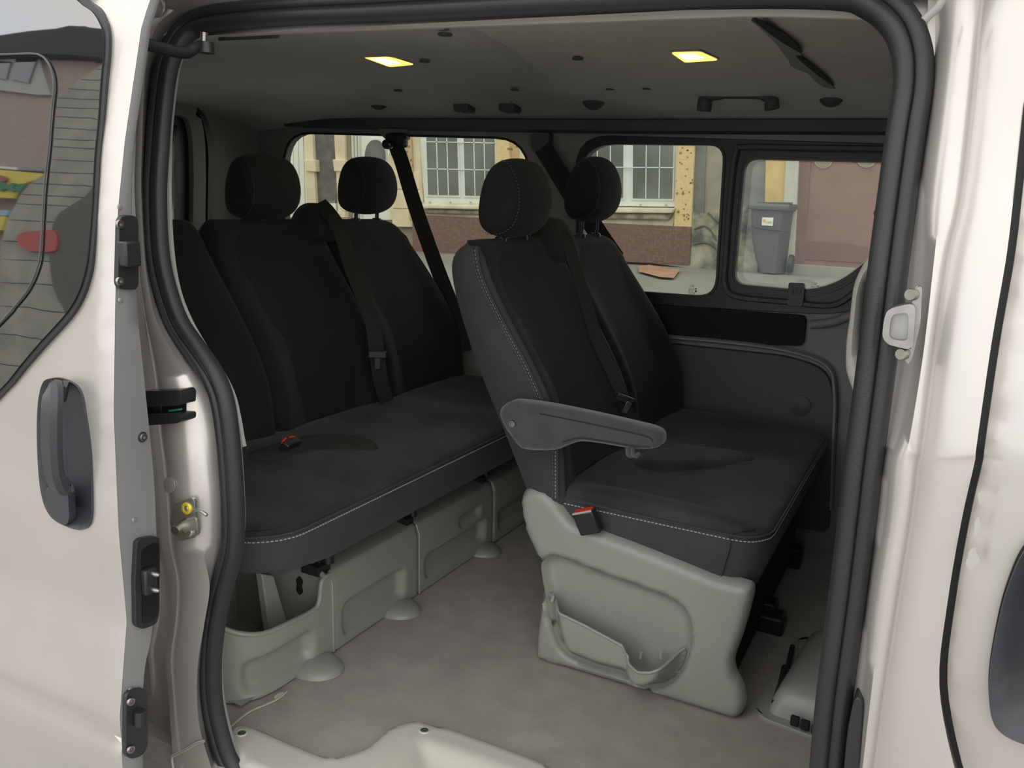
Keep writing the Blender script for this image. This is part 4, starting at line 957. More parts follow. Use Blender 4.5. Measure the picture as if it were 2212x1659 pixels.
# ================================================================== FLOOR AND SILL
sl_ = [(489, 1579), (498, 1570), (516, 1565), (534, 1566), (562, 1572), (600, 1590), (635, 1605), (668, 1619), (700, 1629), (733, 1631), (768, 1624), (806, 1600), (841, 1572), (866, 1560), (894, 1555), (929, 1560), (990, 1578), (1051, 1597), (1115, 1622), (1180, 1649), (1300, 1700)]
so = cat([(p[0], p[1]) for p in (at(x, y, Z=.012) for x, y in sl_)], 3)
so = so+[(-.10, 1.22), (-.075, 1.02), (-.10, .985), (-.98, .985), (-1.01, .995), (-1.05, 1.02)]
sill = thing('sill_trim', 'pale moulded plastic step sill trim at the foot of the door opening', 'sill trim', (-.6, 1.05, .0))
SO = [q[:2] for q in so]
def silm(V, w):
    d = np.minimum(edist(V, SO), .008); k = .008-np.sqrt(np.maximum(0, .008**2-(.008-d)**2))
    ds = edist(V, [q[:2] for q in stp]); out = []
    for (u, v), kk, dd in zip(V, k, ds):
        i_ = inside((u, v), stp); s = -.028*float(smooth01(dd/.05)) if i_ else 0
        out.append((u, v, .014-kk+s-w))
    return out
sf = lambda u, v, w: silm([(u, v)], w)[0]; sf.vec = silm
slab('sill_plate', so, sf, .012, sillp, sill, step=.012, ang=60)
for x, y in ((522, 1583), (917, 1577)):
    c = at(x, y, Z=.015); disc('screw_cup', c-np.array([0, 0, .0015]), (0, 0, 1), .0105, .0025, sillp, sill, 20, .0085)
    disc('screw_head', c-np.array([0, 0, .001]), (0, 0, 1), .0075, .0018, M('screw_grey', (.12, .12, .11), .4, .4), sill, 14, .003)
tag(tube('carpet_edge', cat([tuple(at(x, y, Z=.003)) for x, y in [(484, 1586), (510, 1560), (540, 1537), (575, 1522), (600, 1510), (620, 1494)]], 4), .0022, M('frayed_edge', (.50, .44, .34), .95), n=6), 'pale frayed cut edge of the carpet below the rear bench bin', 'carpet edge')
tag(slab('floor_plug', cat([(p[0], p[1]) for p in (at(x, y, Z=.004) for x, y in [(592, 1506), (600, 1498), (612, 1495), (614, 1500), (604, 1506)])], 3, True), lambda u, v, w: (u, v, .004-w), .003, sillp), 'tiny pale plastic floor plug beside the rear bench bin', 'plug')
# floor vent housing
hv = thing('floor_vent', 'grey plastic floor vent housing behind the front pillar', 'vent', (-.10, 1.72, 0))
base = [(-.232, 1.66), (-.215, 1.615), (-.10, 1.60), (.06, 1.60), (.06, 2.02), (-.17, 2.02), (-.205, 1.985)]
slab('vent_flange', roundpoly(base, .03), lambda u, v, w: (u, v, .008-w), .008, greyp, hv, bevel=.002)
rings = []
for z, i_ in ((.006, .018), (.03, .024), (.050, .034), (.062, .05), (.066, .08)):
    rings.append([(x, y, z*(1 if y < 1.8 else 1.1)) for x, y in roundpoly([(-.225+i_, 1.62+i_*.8), (.05-i_, 1.615+i_*.8), (.05-i_, 2.01-i_), (-.195+i_, 2.0-i_)], .03)])
loft('vent_hood', rings, greyp, hv, ang=50)
for a, b in (((1700, 1448), (1712, 1396)), ((1686, 1478), (1694, 1440)), ((1672, 1518), (1684, 1482))):
    p, q = at(*a, Z=.026), at(*b, Z=.026); tube('vent_slot', [tuple(p), tuple(q)], .0055, blackfelt, hv, n=6)
for x in (1717, 1739, 1763):
    c = at(x, 1557+(x-1717)*.42, Z=.022); box('vent_slot', tuple(c), (.017, .012, .020), blackfelt, hv, .003)

# ================================================================== CEILING FITTINGS
ltn = ('lit rectangular dome lamp in the ceiling above the rear bench', 'lit rectangular dome lamp in the ceiling nearer the front of the van')
for i, (qs, zoff) in enumerate((([(785, 120), (838, 118), (895, 136), (842, 141)], 0), ([(1450, 110), (1512, 108), (1552, 126), (1480, 131)], .014))):
    P = [at(x, y, Z=1.303+zoff) for x, y in qs]; c = np.mean(P, 0)
    L = thing('dome_lamp', ltn[i], 'ceiling lamp', tuple(c), 'dome lamps in the van ceiling')
    q2 = roundpoly([(p[0], p[1]) for p in P], .012)
    g = [((u-c[0])*1.12+c[0], (v-c[1])*1.12+c[1]) for u, v in q2]
    slab('lamp_housing', g, lambda u, v, w: (u, v, 1.300+zoff+w), .02, greyp, L, holes=[q2], bevel=.001)
    slab('lamp_lens', q2, lambda u, v, w: (u, v, 1.2985+zoff+w), .006, lampglass, L)
    q3 = [((u-c[0])*.55+c[0]-.004, (v-c[1])*.6+c[1]-.008) for u, v in q2]
    slab('lamp_bulb', q3, lambda u, v, w: (u, v, 1.2975+zoff+w), .001, bulb, L)
    ld = bpy.data.lights.new('lamp_light', 'AREA'); ld.energy = .05; ld.size = .05; ld.color = (1, .7, .4)
    lo_ = bpy.data.objects.new('lamp_light', ld); COL.objects.link(lo_); lo_.location = (0, 0, -.012); lo_.parent = L
hn = [('slim dark fold-down grab handle on the ceiling edge above the rear side window', [(988, 212), (1000, 238), (1048, 214), (1060, 212), (1108, 216), (1110, 240)], 2.47, .6), ('chunky dark grab handle on the ceiling edge above the middle side window', [(1520, 240), (1525, 215), (1545, 206), (1600, 205), (1645, 207), (1664, 214), (1668, 236)], 2.46, 1.0)]
for i, (lb, pts, Y, k) in enumerate(hn):
    c = at(*pts[0], Y=Y); H_ = thing('grab_handle', lb, 'grab handle', tuple(c), 'grab handles on the far ceiling edge')
    if i == 0:
        for x, y in ((1001, 224), (1100, 224)): 
            p = at(x, y, Y=2.50); slab('handle_foot', roundpoly([(p[0]-.028, p[2]-.026), (p[0]+.028, p[2]-.026), (p[0]+.020, p[2]+.016), (p[0]-.032, p[2]+.018)], .012), planeY(2.485), .05, walltrim2, H_, bevel=.006)
        tube('handle_grip', cat([tuple(at(x, y, Y=2.47)) for x, y in [(1000, 214), (1030, 206), (1060, 204), (1095, 208), (1108, 216)]], 4), .011, walltrim, H_, n=10)
    else:
        tube('handle_grip', cat([tuple(at(x, y, Y=Y)) for x, y in pts], 5), [.020]*6+[.014]*6+[.011]*9+[.014]*5+[.019]*5, walltrim2, H_, n=10)
for i, (x0, x1, y, lb) in enumerate(((788, 836, 209, 'dark rounded coat hook boss on the ceiling edge left of the slim grab handle'), (1252, 1305, 206, 'dark rounded coat hook boss on the ceiling edge between the two grab handles'), (1766, 1826, 196, 'dark round coat hook boss on the ceiling edge near the front'))):
    a = at(x0, y, Y=2.47); b = at(x1, y, Y=2.47); c = (a+b)/2; r = (b[0]-a[0])/2; rings = []
    for t in np.linspace(0, 1, 6):
        an = t*math.pi/2; rings.append([(c[0]+r*math.cos(an)*math.cos(b_), 2.49-.03*math.sin(an)+.0*b_, c[2]-.004+.036*math.cos(an)*math.sin(b_)) for b_ in np.linspace(0, 2*math.pi, 21)[:-1]])
    tag(loft('coat_hook', rings, walltrim2, ang=60), lb, 'coat hook', 'coat hooks on the far ceiling edge')
# small trim clips
clips = [(962, 57, 'right under the near roof edge'), (917, 130, 'just right of the left dome lamp'), (837, 78, ''), (638, 194, 'far left of the ceiling'), (860, 194, 'below the left dome lamp'), (1248, 124, 'left of the right dome lamp'), (1318, 190, 'left of the chunky grab handle'), (1397, 189, 'above and left of the chunky grab handle'), (1112, 192, 'above the slim grab handle')]
for x, y, lb in clips:
    if not lb: continue
    z = 1.3
    for _ in range(8): p = at(x, y, Z=z); z = zc(p[1])+(.012 if p[0] > xfold(p[1]) else -.004)
    tag(disc('trim_clip', (p[0], p[1], z-.001), (0, 0, -1), .013, .004, walltrim2, None, 14), 'small dark round ceiling clip '+lb, 'clip', 'round clips in the ceiling')
# ribbed vent strip across the ceiling
vp = [(1624, 37), (1660, 52), (1699, 73), (1722, 95), (1733, 114), (1718, 112), (1745, 130), (1770, 150), (1785, 167), (1805, 187), (1780, 183), (1762, 171), (1745, 153), (1722, 144), (1708, 136), (1705, 126), (1685, 98), (1655, 65)]
zv = lambda x, y: zc(y)+.014
Q = []
for x, y in vp:
    z = 1.29
    for _ in range(8): p = at(x, y, Z=z); z = zc(p[1])+.012
    Q.append((p[0], p[1]))
vt = thing('ceiling_vent', 'long dark ribbed strip set into the ceiling near the front', 'vent', (Q[0][0], Q[0][1], 1.28))
slab('vent_plate', Q, lambda u, v, w: (u, v, zc(v)+.006+w), .004, walltrim, vt, step=.03)
ribsm = M('vent_rib', (.05, .05, .05), .7)
for a, b, n_ in (((1628, 40), (1731, 112), 5), ((1722, 122), (1800, 184), 3)):
    for k in range(n_):
        o_ = (k-(n_-1)/2)*4.2; pts = []
        for t in (0, .33, .66, 1):
            x = a[0]+(b[0]-a[0])*t-o_*.5*math.sin(t*math.pi*.8+.3); y = a[1]+(b[1]-a[1])*t+o_*.5*math.sin(t*math.pi*.8+.3); z = 1.29
            for _ in range(6): p = at(x, y, Z=z); z = zc(p[1])+.0045
            pts.append((p[0], p[1], z))
        tube('vent_rib', pts, .0018, ribsm, vt, n=5)
# dark slot near the rear upper edge of the opening
tag(slab('headliner_slot', roundpoly([(p[0], p[1]) for p in (at(x, y, Z=1.245) for x, y in [(468, 78), (520, 74), (604, 73), (600, 82), (560, 88), (520, 86)])], .006), lambda u, v, w: (u, v, zc(v)-.010+w), .006, walltrim2), 'long shallow dark moulding in the ceiling beside the roller arm', 'moulding')

# sliding window catch
wc_ = thing('window_catch', 'small black push catch at the bottom of the sliding window', 'window catch', tuple(at(1721, 630, Y=2.61)))
slab('catch_body', roundpoly(pxpoly([(1704, 610), (1739, 611), (1737, 640), (1734, 662), (1701, 660), (1702, 640)], Y=2.605), .007), planeY(2.60), .03, blackp, wc_, bevel=.004)
for x in (1712, 1720, 1728): slab('catch_rib', roundpoly(pxpoly([(x-3, 623), (x+3, 623), (x+2, 636), (x-3, 636)], Y=2.598), .002), planeY(2.597), .004, walltrim2, wc_, bevel=.001)
# etched glass stamps, read from inside so mirrored
stampm = M('etched_stamp', (.16, .15, .12), .6)
for k, (x0, y0, s) in enumerate(((1487, 616, 1.0), (1751, 611, 1.0))):
    P0 = at(x0, y0, Y=2.668); S = thing('glass_stamp', 'tiny etched glazing stamp in the corner of the '+('middle' if k == 0 else 'sliding')+' side window', 'stamp', tuple(P0))
    U = 2.668/F*1.13
    def tx(st, x, y, size):
        o = textmesh('stamp_text', st, size*U, .0002, stampm)
        o.rotation_euler = (math.pi/2, 0, 0); o.scale = (-1, 1, 1); o.parent = S
        p = at(x0+x, y0+y, Y=2.668)-P0; o.location = (p[0]+o.dimensions.x, p[1], p[2])
    tx('SEC', 2, 4, 6); tx('SEKURIT', 0, 9, 3.6); tx('E2 43R', 0, 12, 3.6); tx('00139', 0, 15.5, 3.6); tx('TEMP', 0, 19, 3.6)
    disc('stamp_dot', at(x0+16.5, y0+8, Y=2.668), (0, -1, 0), .0026, .0004, stampm, S, 12)
    disc('stamp_ring', at(x0+16, y0+13, Y=2.668), (0, -1, 0), .0036, .0004, stampm, S, 16, .0028)
    disc('stamp_dot', at(x0+12, y0+17, Y=2.668), (0, -1, 0), .0020, .0004, stampm, S, 12)

# ================================================================== FRONT SEAT BACK (seen past the pillar)
fs = thing('front_seat', 'pale grey plastic backed front seat glimpsed behind the front pillar', 'car seat', (0.05, 1.5, 0))
fo = cat(pxpoly([(1925, 508), (1907, 517), (1878, 550), (1857, 585), (1843, 622), (1835, 690), (1828, 740), (1827, 796), (1837, 830), (1859, 881), (1900, 920), (2000, 960), (2090, 900), (2090, 540), (2000, 500)], Y=1.5), 4, True)
fi = cat(pxpoly([(1912, 572), (1897, 583), (1880, 596), (1868, 612), (1861, 650), (1857, 700), (1856, 745), (1861, 775), (1872, 795), (1900, 812), (2000, 840), (2050, 780), (2050, 600), (2000, 560)], Y=1.5), 4, True)
def resamp(P, n):
    P = [np.array(p) for p in P]+[np.array(P[0])]; L = np.concatenate([[0], np.cumsum([np.linalg.norm(P[i+1]-P[i]) for i in range(len(P)-1)])])
    A = np.array(P); return [tuple(np.interp(s_, L, A[:, k]) for k in (0, 1)) for s_ in np.linspace(0, L[-1], n, endpoint=False)]
fo_, fi_ = resamp(fo, 60), resamp(fi, 60); rings = []
for a_, b_ in zip(fo_, fi_):
    m_ = ((a_[0]+b_[0])/2, (a_[1]+b_[1])/2); L3 = lambda p, q, t: (p[0]*(1-t)+q[0]*t, p[1]*(1-t)+q[1]*t)
    q1_, q3_ = L3(a_, b_, .15), L3(a_, b_, .82)
    rings.append([(a_[0], 1.55, a_[1]), (a_[0], 1.503, a_[1]), (q1_[0], 1.493, q1_[1]), (m_[0], 1.488, m_[1]), (q3_[0], 1.493, q3_[1]), (b_[0], 1.507, b_[1]), (b_[0], 1.545, b_[1])])
rings.append(rings[0])
loft('seat_shell', rings, sillp, fs, closed=False, caps=False, ang=60)
slab('seat_fabric', fi, planeY(1.53), .02, M('blue_grey_fabric', (.10, .105, .13), .95, bump=.8, bscale=400), fs, bevel=.0)
rings = []
for z, dx in ((.40, .05), (.5, .02), (.7, -.0), (.88, -.0), (1.0, .02), (1.03, .06)):
    rings.append([(-.085+dx+.0, 1.55, z), (.05+dx*.4, 1.55, z), (.05+dx*.4, 2.0, z), (-.085+dx, 2.0, z)])
loft('seat_body', rings, blackfelt, fs, sub=0, bevel=.02)
struct(slab('trim_14', roundpoly(pxpoly([(1885, 455), (1960, 430), (1960, 560), (1905, 520), (1897, 500)], Y=2.0), .01), planeY(2.0), .02, blackfelt))

# ================================================================== THE STREET BEHIND THE VAN
YH = 13.0
def HP(pts, dy=0): return [(p[0], p[2]) for p in (at(x, y, Y=YH+dy) for x, y in pts)]
def hs(name, pts, mat, parent, proud=0.0, t=.15, r=0, smooth=False, holes=(), bevel=0, n=0):
    q = HP(pts, -proud)
    if r: q = roundpoly(q, r)
    if n: q = cat(q, n, True)
    return slab(name, q, planeY(YH-proud), t, mat, parent, holes=holes, smooth=smooth, bevel=bevel)
g0_, g1_ = at(1303, 566, Y=YH), at(1870, 600, Y=YH)
sl_x = (g1_[2]-g0_[2])/(g1_[0]-g0_[0])
def gz(x, y):
    zf = g0_[2]+sl_x*(x-g0_[0])
    t = (y-3.2)/(12.2-3.2); return -.60+(zf+.60)*max(0, min(1.0, t)) if y < YH else zf
V = []; Fc = []
gx = np.linspace(-26, 12, 12); gy = [2.9, 3.2, 5, 7, 9, 11, 12.2, 13.02, 13.3]
for y in gy:
    for x in gx: V.append((x, y, gz(x, y)))
for j in range(len(gy)-1):
    for i in range(len(gx)-1): k = j*len(gx)+i; Fc.append((k, k+1, k+len(gx)+1, k+len(gx)))
struct(make('ground', V, Fc, asphalt))
cH = at(1100, 500, Y=YH)
house = thing('town_house', 'cream town house with mosaic columns, white framed windows and maroon tiled plinth across the street', 'house', tuple(cH))
hs('house_wall', [(560, 200), (1540, 200), (1540, 620), (560, 620)], taupe, house, 0, .3)
hs('white_shutter', [(596, 255), (652, 255), (670, 470), (600, 470)], whited, house, .02, .03)
for i in range(6):
    x = 600+i*11
    hs('shutter_board', [(x, 255), (x+9.6, 255), (x+11+i*.9+.5, 470), (x+1.2+i*.9, 470)], whited, house, .045, .03, bevel=.004)
for (xa, xb, xc, xd) in ((654, 673, 665, 684), (720, 743, 731, 747)):
    hs('stone_pilaster', [(xa, 255), (xb, 255), (xd, 475), (xc, 475)], stone, house, .12, .15, bevel=.01)
for (a, b) in ((655, 680), (717, 744)):
    hs('pilaster_block', [(a+1, 344), (b, 345), (b+2, 371), (a+4, 370)], stone, house, .17, .2, bevel=.015)
hs('pilaster_foot', [(728, 456), (745, 452), (745, 470), (728, 470)], stone, house, .17, .2, bevel=.01)
hs('render_panel', [(672, 255), (721, 255), (732, 475), (684, 475)], roughd, house, .05, .06)
lab(hs('grey_stone_base', [(676, 440), (724, 432), (728, 455), (686, 470)], greyr, house, .07, .06), 'paler patch of render')
lab(hs('meter_box', [(706, 439), (724, 439), (726, 457), (708, 457)], whited, house, .12, .1, bevel=.01), 'white meter box')
hs('render_strip', [(742, 255), (756, 255), (762, 475), (747, 475)], M('brown_grey_render', (.30, .25, .19), .9), house, .06, .07)
dr = hs('front_door_leaf', [(756, 255), (852, 255), (856, 475), (766, 475)], whited, house, .03, .05)
for xa, xb in ((757, 762), (764, 769), (771, 776)): hs('door_frame', [(xa, 255), (xb, 255), (xb+6, 475), (xa+6, 475)], M('door_frame_grey', (.60, .59, .53), .5), dr, .06, .03, bevel=.006)
ov = [(788, 345), (788, 332), (791, 318), (797, 308), (804, 303), (811, 302), (818, 304), (825, 311), (829, 321), (831, 335), (832, 380), (831, 400), (825, 414), (812, 419), (799, 414), (790, 400)]
hs('oval_frame', [(812+(x-812)*1.18, 360+(y-360)*1.09) for x, y in ov], whited, dr, .05, .02, n=3, bevel=.006)
hs('oval_pane', ov, ovalg, dr, .075, .02, n=3)
hs('stone_surround', [(836, 255), (902, 255), (914, 475), (842, 475)], stone, house, .08, .1)
for y in (370, 412, 452): hs('stone_course', [(846, y), (902+(y-300)*.05, y+1), (902+(y-300)*.05, y+39), (847, y+38)], stone, house, .10, .1, bevel=.012)
lab(hs('mosaic_strip', [(872, 255), (886, 255), (896, 475), (884, 475)], mosaicd, house, .12, .03), 'thin strip with scattered brown tiles')
np_ = hs('number_plate', [(838, 326), (853, 327), (854, 338), (838, 337)], M('number_plate_white', (.8, .79, .72), .4), house, .16, .03, bevel=.003)
o = textmesh('house_number', '16', .085, .002, M('number_ink', (.15, .15, .12), .6)); o.rotation_euler = (math.pi/2, 0, 0); o.parent = np_; o.location = Vector(at(839.5, 336.5, Y=YH-.165))-Vector(cH)
# windows
def hwin(fx, sashes, ytop, ybot, rows, sill, slope):
    """fx: frame left/right at top and bottom; sashes: list of (left top, right top, left bottom, right bottom, columns)"""
    xa, xb, xc, xd = fx
    wdw = hs('window', [(xa, ytop), (xb, ytop), (xd, ybot+slope*(xd-xc)), (xc, ybot)], white, house, .04, .05, bevel=.01)
    for (l, r, lb, rb, n) in sashes:
        yb0 = ybot-16
        hs('sash', [(l-3, ytop), (r+3, ytop), (rb+3, yb0+3+slope*(rb-xc)), (lb-3, yb0+3+slope*(lb-xc))], white, wdw, .065, .03, bevel=.008)
        for i in range(n):
            for j in range(len(rows)-1):
                ya, yb_ = rows[j], rows[j+1]
                def X(f, y): tt = (y-ytop)/(yb0-ytop); return (l+(r-l)*f)*(1-tt)+(lb+(rb-lb)*f)*tt
                f0, f1 = i/n, (i+1)/n
                hs('pane', [(X(f0, ya)+.8, ya+.8+slope*(X(f0, ya)-xc)), (X(f1, ya)-.8, ya+.8+slope*(X(f1, ya)-xc)), (X(f1, yb_)-.8, yb_-.8+slope*(X(f1, yb_)-xc)), (X(f0, yb_)+.8, yb_-.8+slope*(X(f0, yb_)-xc))], curtain, wdw, .078, .02)
        for i in range(1, n):
            f = i/n; hs('glazing_bar', [(l+(r-l)*f-1, ytop), (l+(r-l)*f+1, ytop), (lb+(rb-lb)*f+1, yb0+slope*20), (lb+(rb-lb)*f-1, yb0+slope*20)], bluew, wdw, .084, .02)
    return wdw
w1 = hwin((903, 1071, 916, 1075), [(919, 986, 924, 991, 3), (1000, 1067, 1004, 1070, 3)], 262, 438, (265, 306, 364.5, 421), None, .02)
for y in (306, 364.5): hs('glazing_bar', [(920, y-1), (1068, y+2), (1068, y+4), (920, y+1)], bluew, w1, .084, .02)
w2 = hwin((1240, 1466, 1246, 1459), [(1262, 1347, 1262, 1346, 3), (1367, 1456, 1366, 1452, 3)], 262, 444, (265, 300, 360, 427), None, .015)
for y in (300, 360): hs('glazing_bar', [(1262, y), (1455, y+1), (1455, y+3), (1262, y+2)], bluew, w2, .084, .02)
for wd, xs_ in ((w1, (929, 973, 1017)), (w2, (1384, 1439))):
    for x in xs_: disc('drain_cap', at(x, 437+(6 if wd is w2 else 0), Y=YH-.09), (0, -1, 0), .018, .02, M('cap_grey', (.45, .43, .36), .5), wd, 10)
hs('sill_apron', [(908, 437), (1180, 444), (1180, 475), (914, 466)], stone2, house, .08, .1)
hs('window_sill', [(905, 441), (1062, 444), (1062, 453), (908, 450)], stone2, house, .22, .25, bevel=.02)
lab(hs('sill_moulding', [(912, 452), (1060, 455), (1060, 464), (916, 461)], M('weathered_stone', (.28, .24, .18), .95, var=.3, vscale=8), house, .16, .2, bevel=.02), 'soot-stained moulding under the sill')
hs('sill_apron', [(1180, 445), (1460, 452), (1454, 490), (1180, 480)], stone2, house, .08, .1)
hs('window_sill', [(1190, 446), (1458, 449), (1450, 461), (1190, 458)], stone2, house, .22, .25, bevel=.02)
lab(hs('sill_moulding', [(1200, 461), (1452, 462), (1444, 476), (1204, 472)], M('weathered_stone', (.30, .26, .20), .95, var=.35, vscale=7), house, .17, .2, bevel=.03), 'soot-stained moulding under the sill')
hs('mosaic_column', [(1069, 262), (1099, 262), (1100, 472), (1075, 472)], mosaic, house, .14, .15, bevel=.006)
hs('mosaic_column', [(1099, 262), (1120, 262), (1121, 472), (1100, 472)], mosaicd, house, .10, .12, bevel=.006)
hs('stone_surround', [(1119, 262), (1236, 262), (1238, 475), (1120, 475)], stone, house, .08, .1)
hs('mosaic_column', [(1465, 262), (1502, 262), (1493, 493), (1456, 490)], mosaic, house, .14, .15, bevel=.006)
for k in range(26):
    x = random.uniform(1463, 1495); y = random.uniform(312, 484)
    hs('dark_tile', [(x, y), (x+3.0, y+.1), (x+2.9, y+3.1), (x-.1, y+3)], M('brown_tile', (.30, .19, .09), .5) if k == 0 else bpy.data.materials['brown_tile'], house, .146, .01)
hs('plinth', [(890, 464), (1493, 490), (1489, 572), (890, 545)], mosaicr, house, .16, .2, bevel=.01)
lab(hs('kerb_stone', [(1400, 559), (1489, 570), (1512, 572), (1512, 583), (1400, 568)], M('pale_broken_concrete', (.34, .32, .26), .95, bump=1, bscale=8, var=.2), house, .14, .3, bevel=.03), 'pale broken concrete footing')
h2 = thing('rendered_wall', 'tan and grey rendered wall with old stained masonry base between the house and garage', 'wall', tuple(at(1560, 450, Y=YH)))
hs('dark_strip', [(1500, 262), (1527, 262), (1520, 470), (1494, 470)], greyr, h2, .08, .1)
hs('render_face', [(1525, 262), (1606, 262), (1600, 600), (1518, 600)], tanr, h2, .05, .1)
hs('render_face', [(1600, 262), (1656, 262), (1648, 600), (1594, 600)], greyr, h2, .04, .1)
hs('masonry_base', [(1494, 458), (1520, 461), (1560, 452), (1600, 448), (1652, 446), (1650, 590), (1600, 590), (1489, 578)], olds, h2, .12, .15)
hs('render_line', [(1572, 455), (1576, 453), (1580, 520), (1590, 575), (1583, 577), (1573, 520)], M('old_crack', (.10, .10, .09), .95), h2, .13, .02) if False else None
for pts in ([(1500, 495), (1520, 488), (1535, 498), (1548, 520)], [(1497, 528), (1518, 524), (1540, 530), (1552, 548)], [(1530, 460), (1545, 475), (1558, 482)]):
    tube('creeper_root', cat([tuple(at(x, y, Y=YH-.13)) for x, y in pts], 4), .012, M('root_grey', (.14, .13, .10), .95), h2, n=6)
gar = thing('garage', 'brown painted garage door with two round portholes beside an ochre strip and pale frame', 'garage', tuple(at(1800, 480, Y=YH)))
hs('ochre_strip', [(1656, 262), (1703, 262), (1694, 440), (1692, 600), (1648, 600)], ochre, gar, .10, .12, bevel=.01)
hs('pale_jamb', [(1702, 262), (1729, 262), (1714, 572), (1708, 592), (1680, 592), (1692, 440)], M('pale_jamb', (.52, .50, .42), .8, var=.08), gar, .14, .2, bevel=.01)
hs('garage_door', [(1728, 262), (2080, 262), (2070, 670), (1712, 640)], brown, gar, .02, .08)
hs('door_stile', [(1728, 262), (1757, 262), (1736, 578), (1712, 576)], brownd, gar, .05, .05, bevel=.01)
lab(hs('kick_band', [(1736, 520), (1830, 526), (1900, 540), (2000, 548), (2000, 575), (1733, 560)], brownd, gar, .04, .04), 'darker brown band low on the door')
lab(hs('threshold', [(1706, 570), (1900, 583), (2080, 596), (2080, 650), (1900, 640), (1706, 630)], M('threshold_white', (.30, .285, .235), .8), gar, .16, .2, bevel=.01), 'off-white threshold')
for cx_, cy_, r in ((1778, 346, 17), (1871, 343, 18.5)):
    k = [(cx_+r*1.12*math.cos(a), cy_+r*1.05*math.sin(a)) for a in np.linspace(0, 2*math.pi, 25)[:-1]]
    pf = hs('porthole_frame', k, M('porthole_rim', (.55, .50, .36), .6), gar, .05, .05, bevel=.004)
    hs('porthole_pane', [(cx_+(x-cx_)*.88, cy_+(y-cy_)*.88) for x, y in k], portg, pf, .065, .02)
# wheeled bin in front of the jamb
YB = 12.45
bn_ = thing('wheelie_bin', 'dark grey wheeled refuse bin with a small printed sticker on the pavement', 'bin', tuple(at(1668, 583, Y=YB)))
def Bp(x, y, dy=0): return np.array(at(x, y, Y=YB+dy))
rings = []
for (xl, xr, y) in ((1641, 1690, 588), (1631, 1693, 560), (1624, 1698, 520), (1621, 1703, 480), (1622, 1708, 450)):
    a = at(xl, y, Y=YB); b = at(xr, y+1, Y=YB); z = a[2]; e = .04
    rings.append([(a[0]+e, YB, z), (b[0]-.14, YB-.02, z), (b[0]-.10, YB, z), (b[0], YB+.24, z), (b[0]-.02, YB+.40, z), (a[0]+.1, YB+.40, z), (a[0], YB+.30, z), (a[0], YB+.04, z)])
loft('bin_body', rings, binm, bn_, ang=40)
rings = []
for (xl, xr, y, k) in ((1618, 1711, 452, 0), (1617, 1713, 448, .01), (1618, 1716, 442, .01), (1623, 1717, 438, -.02), (1635, 1712, 437, -.06)):
    a = at(xl, y, Y=YB); b = at(xr, y, Y=YB); rings.append([(a[0], YB-.04-k, a[2]), (b[0]-.06, YB-.05-k, a[2]), (b[0], YB+.32, a[2]), (b[0]-.02, YB+.41, a[2]), (a[0]+.05, YB+.41, a[2]), (a[0]-.01, YB+.3, a[2])])
ld_ = loft('bin_lid', rings, M('bin_lid_grey', (.10, .102, .10), .5), bn_, bevel=.01)
tube('lid_handle', [tuple(at(1638, 439, Y=YB)), tuple(at(1712, 440, Y=YB))], .018, M('lid_dark', (.05, .05, .05), .6), ld_, n=8)
slab('bin_sticker', pxpoly([(1646.5, 469.5), (1671, 470), (1669, 488), (1645, 486.5)], Y=YB-.035), planeY(YB-.035), .008, paper, bn_)
stk = bpy.data.objects['bin_sticker']
slab('sticker_print', pxpoly([(1655, 478.5), (1668, 478.5), (1667.5, 482.5), (1655, 482.5)], Y=YB-.037), planeY(YB-.038), .002, lime, stk)
slab('sticker_print', cat(pxpoly([(1648, 475), (1652, 473.5), (1655, 477), (1653, 480.5), (1648, 480)], Y=YB-.037), 3, True), planeY(YB-.039), .002, orgp, stk)
tube('bin_band', [tuple(at(1622, 488, Y=YB-.02)), tuple(at(1645, 494, Y=YB-.035)), tuple(at(1708, 501, Y=YB-.03))], .009, M('bin_dark_band', (.04, .04, .04), .6), bn_, n=6)  # darker band across the front of the bin
for x, y, dy in ((1704, 570, .25), ): disc('bin_wheel', at(x, y, Y=YB+dy), (1, 0, 0), .13, .06, blackp, bn_, 18)
disc('bin_wheel', at(1640, 572, Y=YB+.35), (1, 0, 0), .12, .06, blackp, bn_, 18)
# worn orange patch on the pavement
def G(x, y):
    z = 0
    for _ in range(40): p = at(x, y, Z=z); z = .5*z+.5*gz(p[0], p[1])
    return p
pt = [G(x, y) for x, y in [(1378, 580), (1402, 577), (1468, 588), (1455, 606), (1425, 604), (1380, 592)]]
tag(make('pavement_patch', [(p[0], p[1], gz(p[0], p[1])+.035) for p in pt], [tuple(range(6))], orange), 'worn orange patch painted on the grey pavement', 'marking')
# white tiled wall seen through the rear door window
XR = -7.0
tw = thing('boarded_wall', 'pale horizontally boarded wall seen as a sliver through the rear door window', 'wall', (XR, 6.3, 0.5))
for k in range(26):
    z0 = .2+k*.115; box('board', (XR, 6.2, z0), (.06, 2.6, .108), M('pale_board', (.62, .60, .54), .8) if k == 0 else bpy.data.materials['pale_board'], tw, .004)

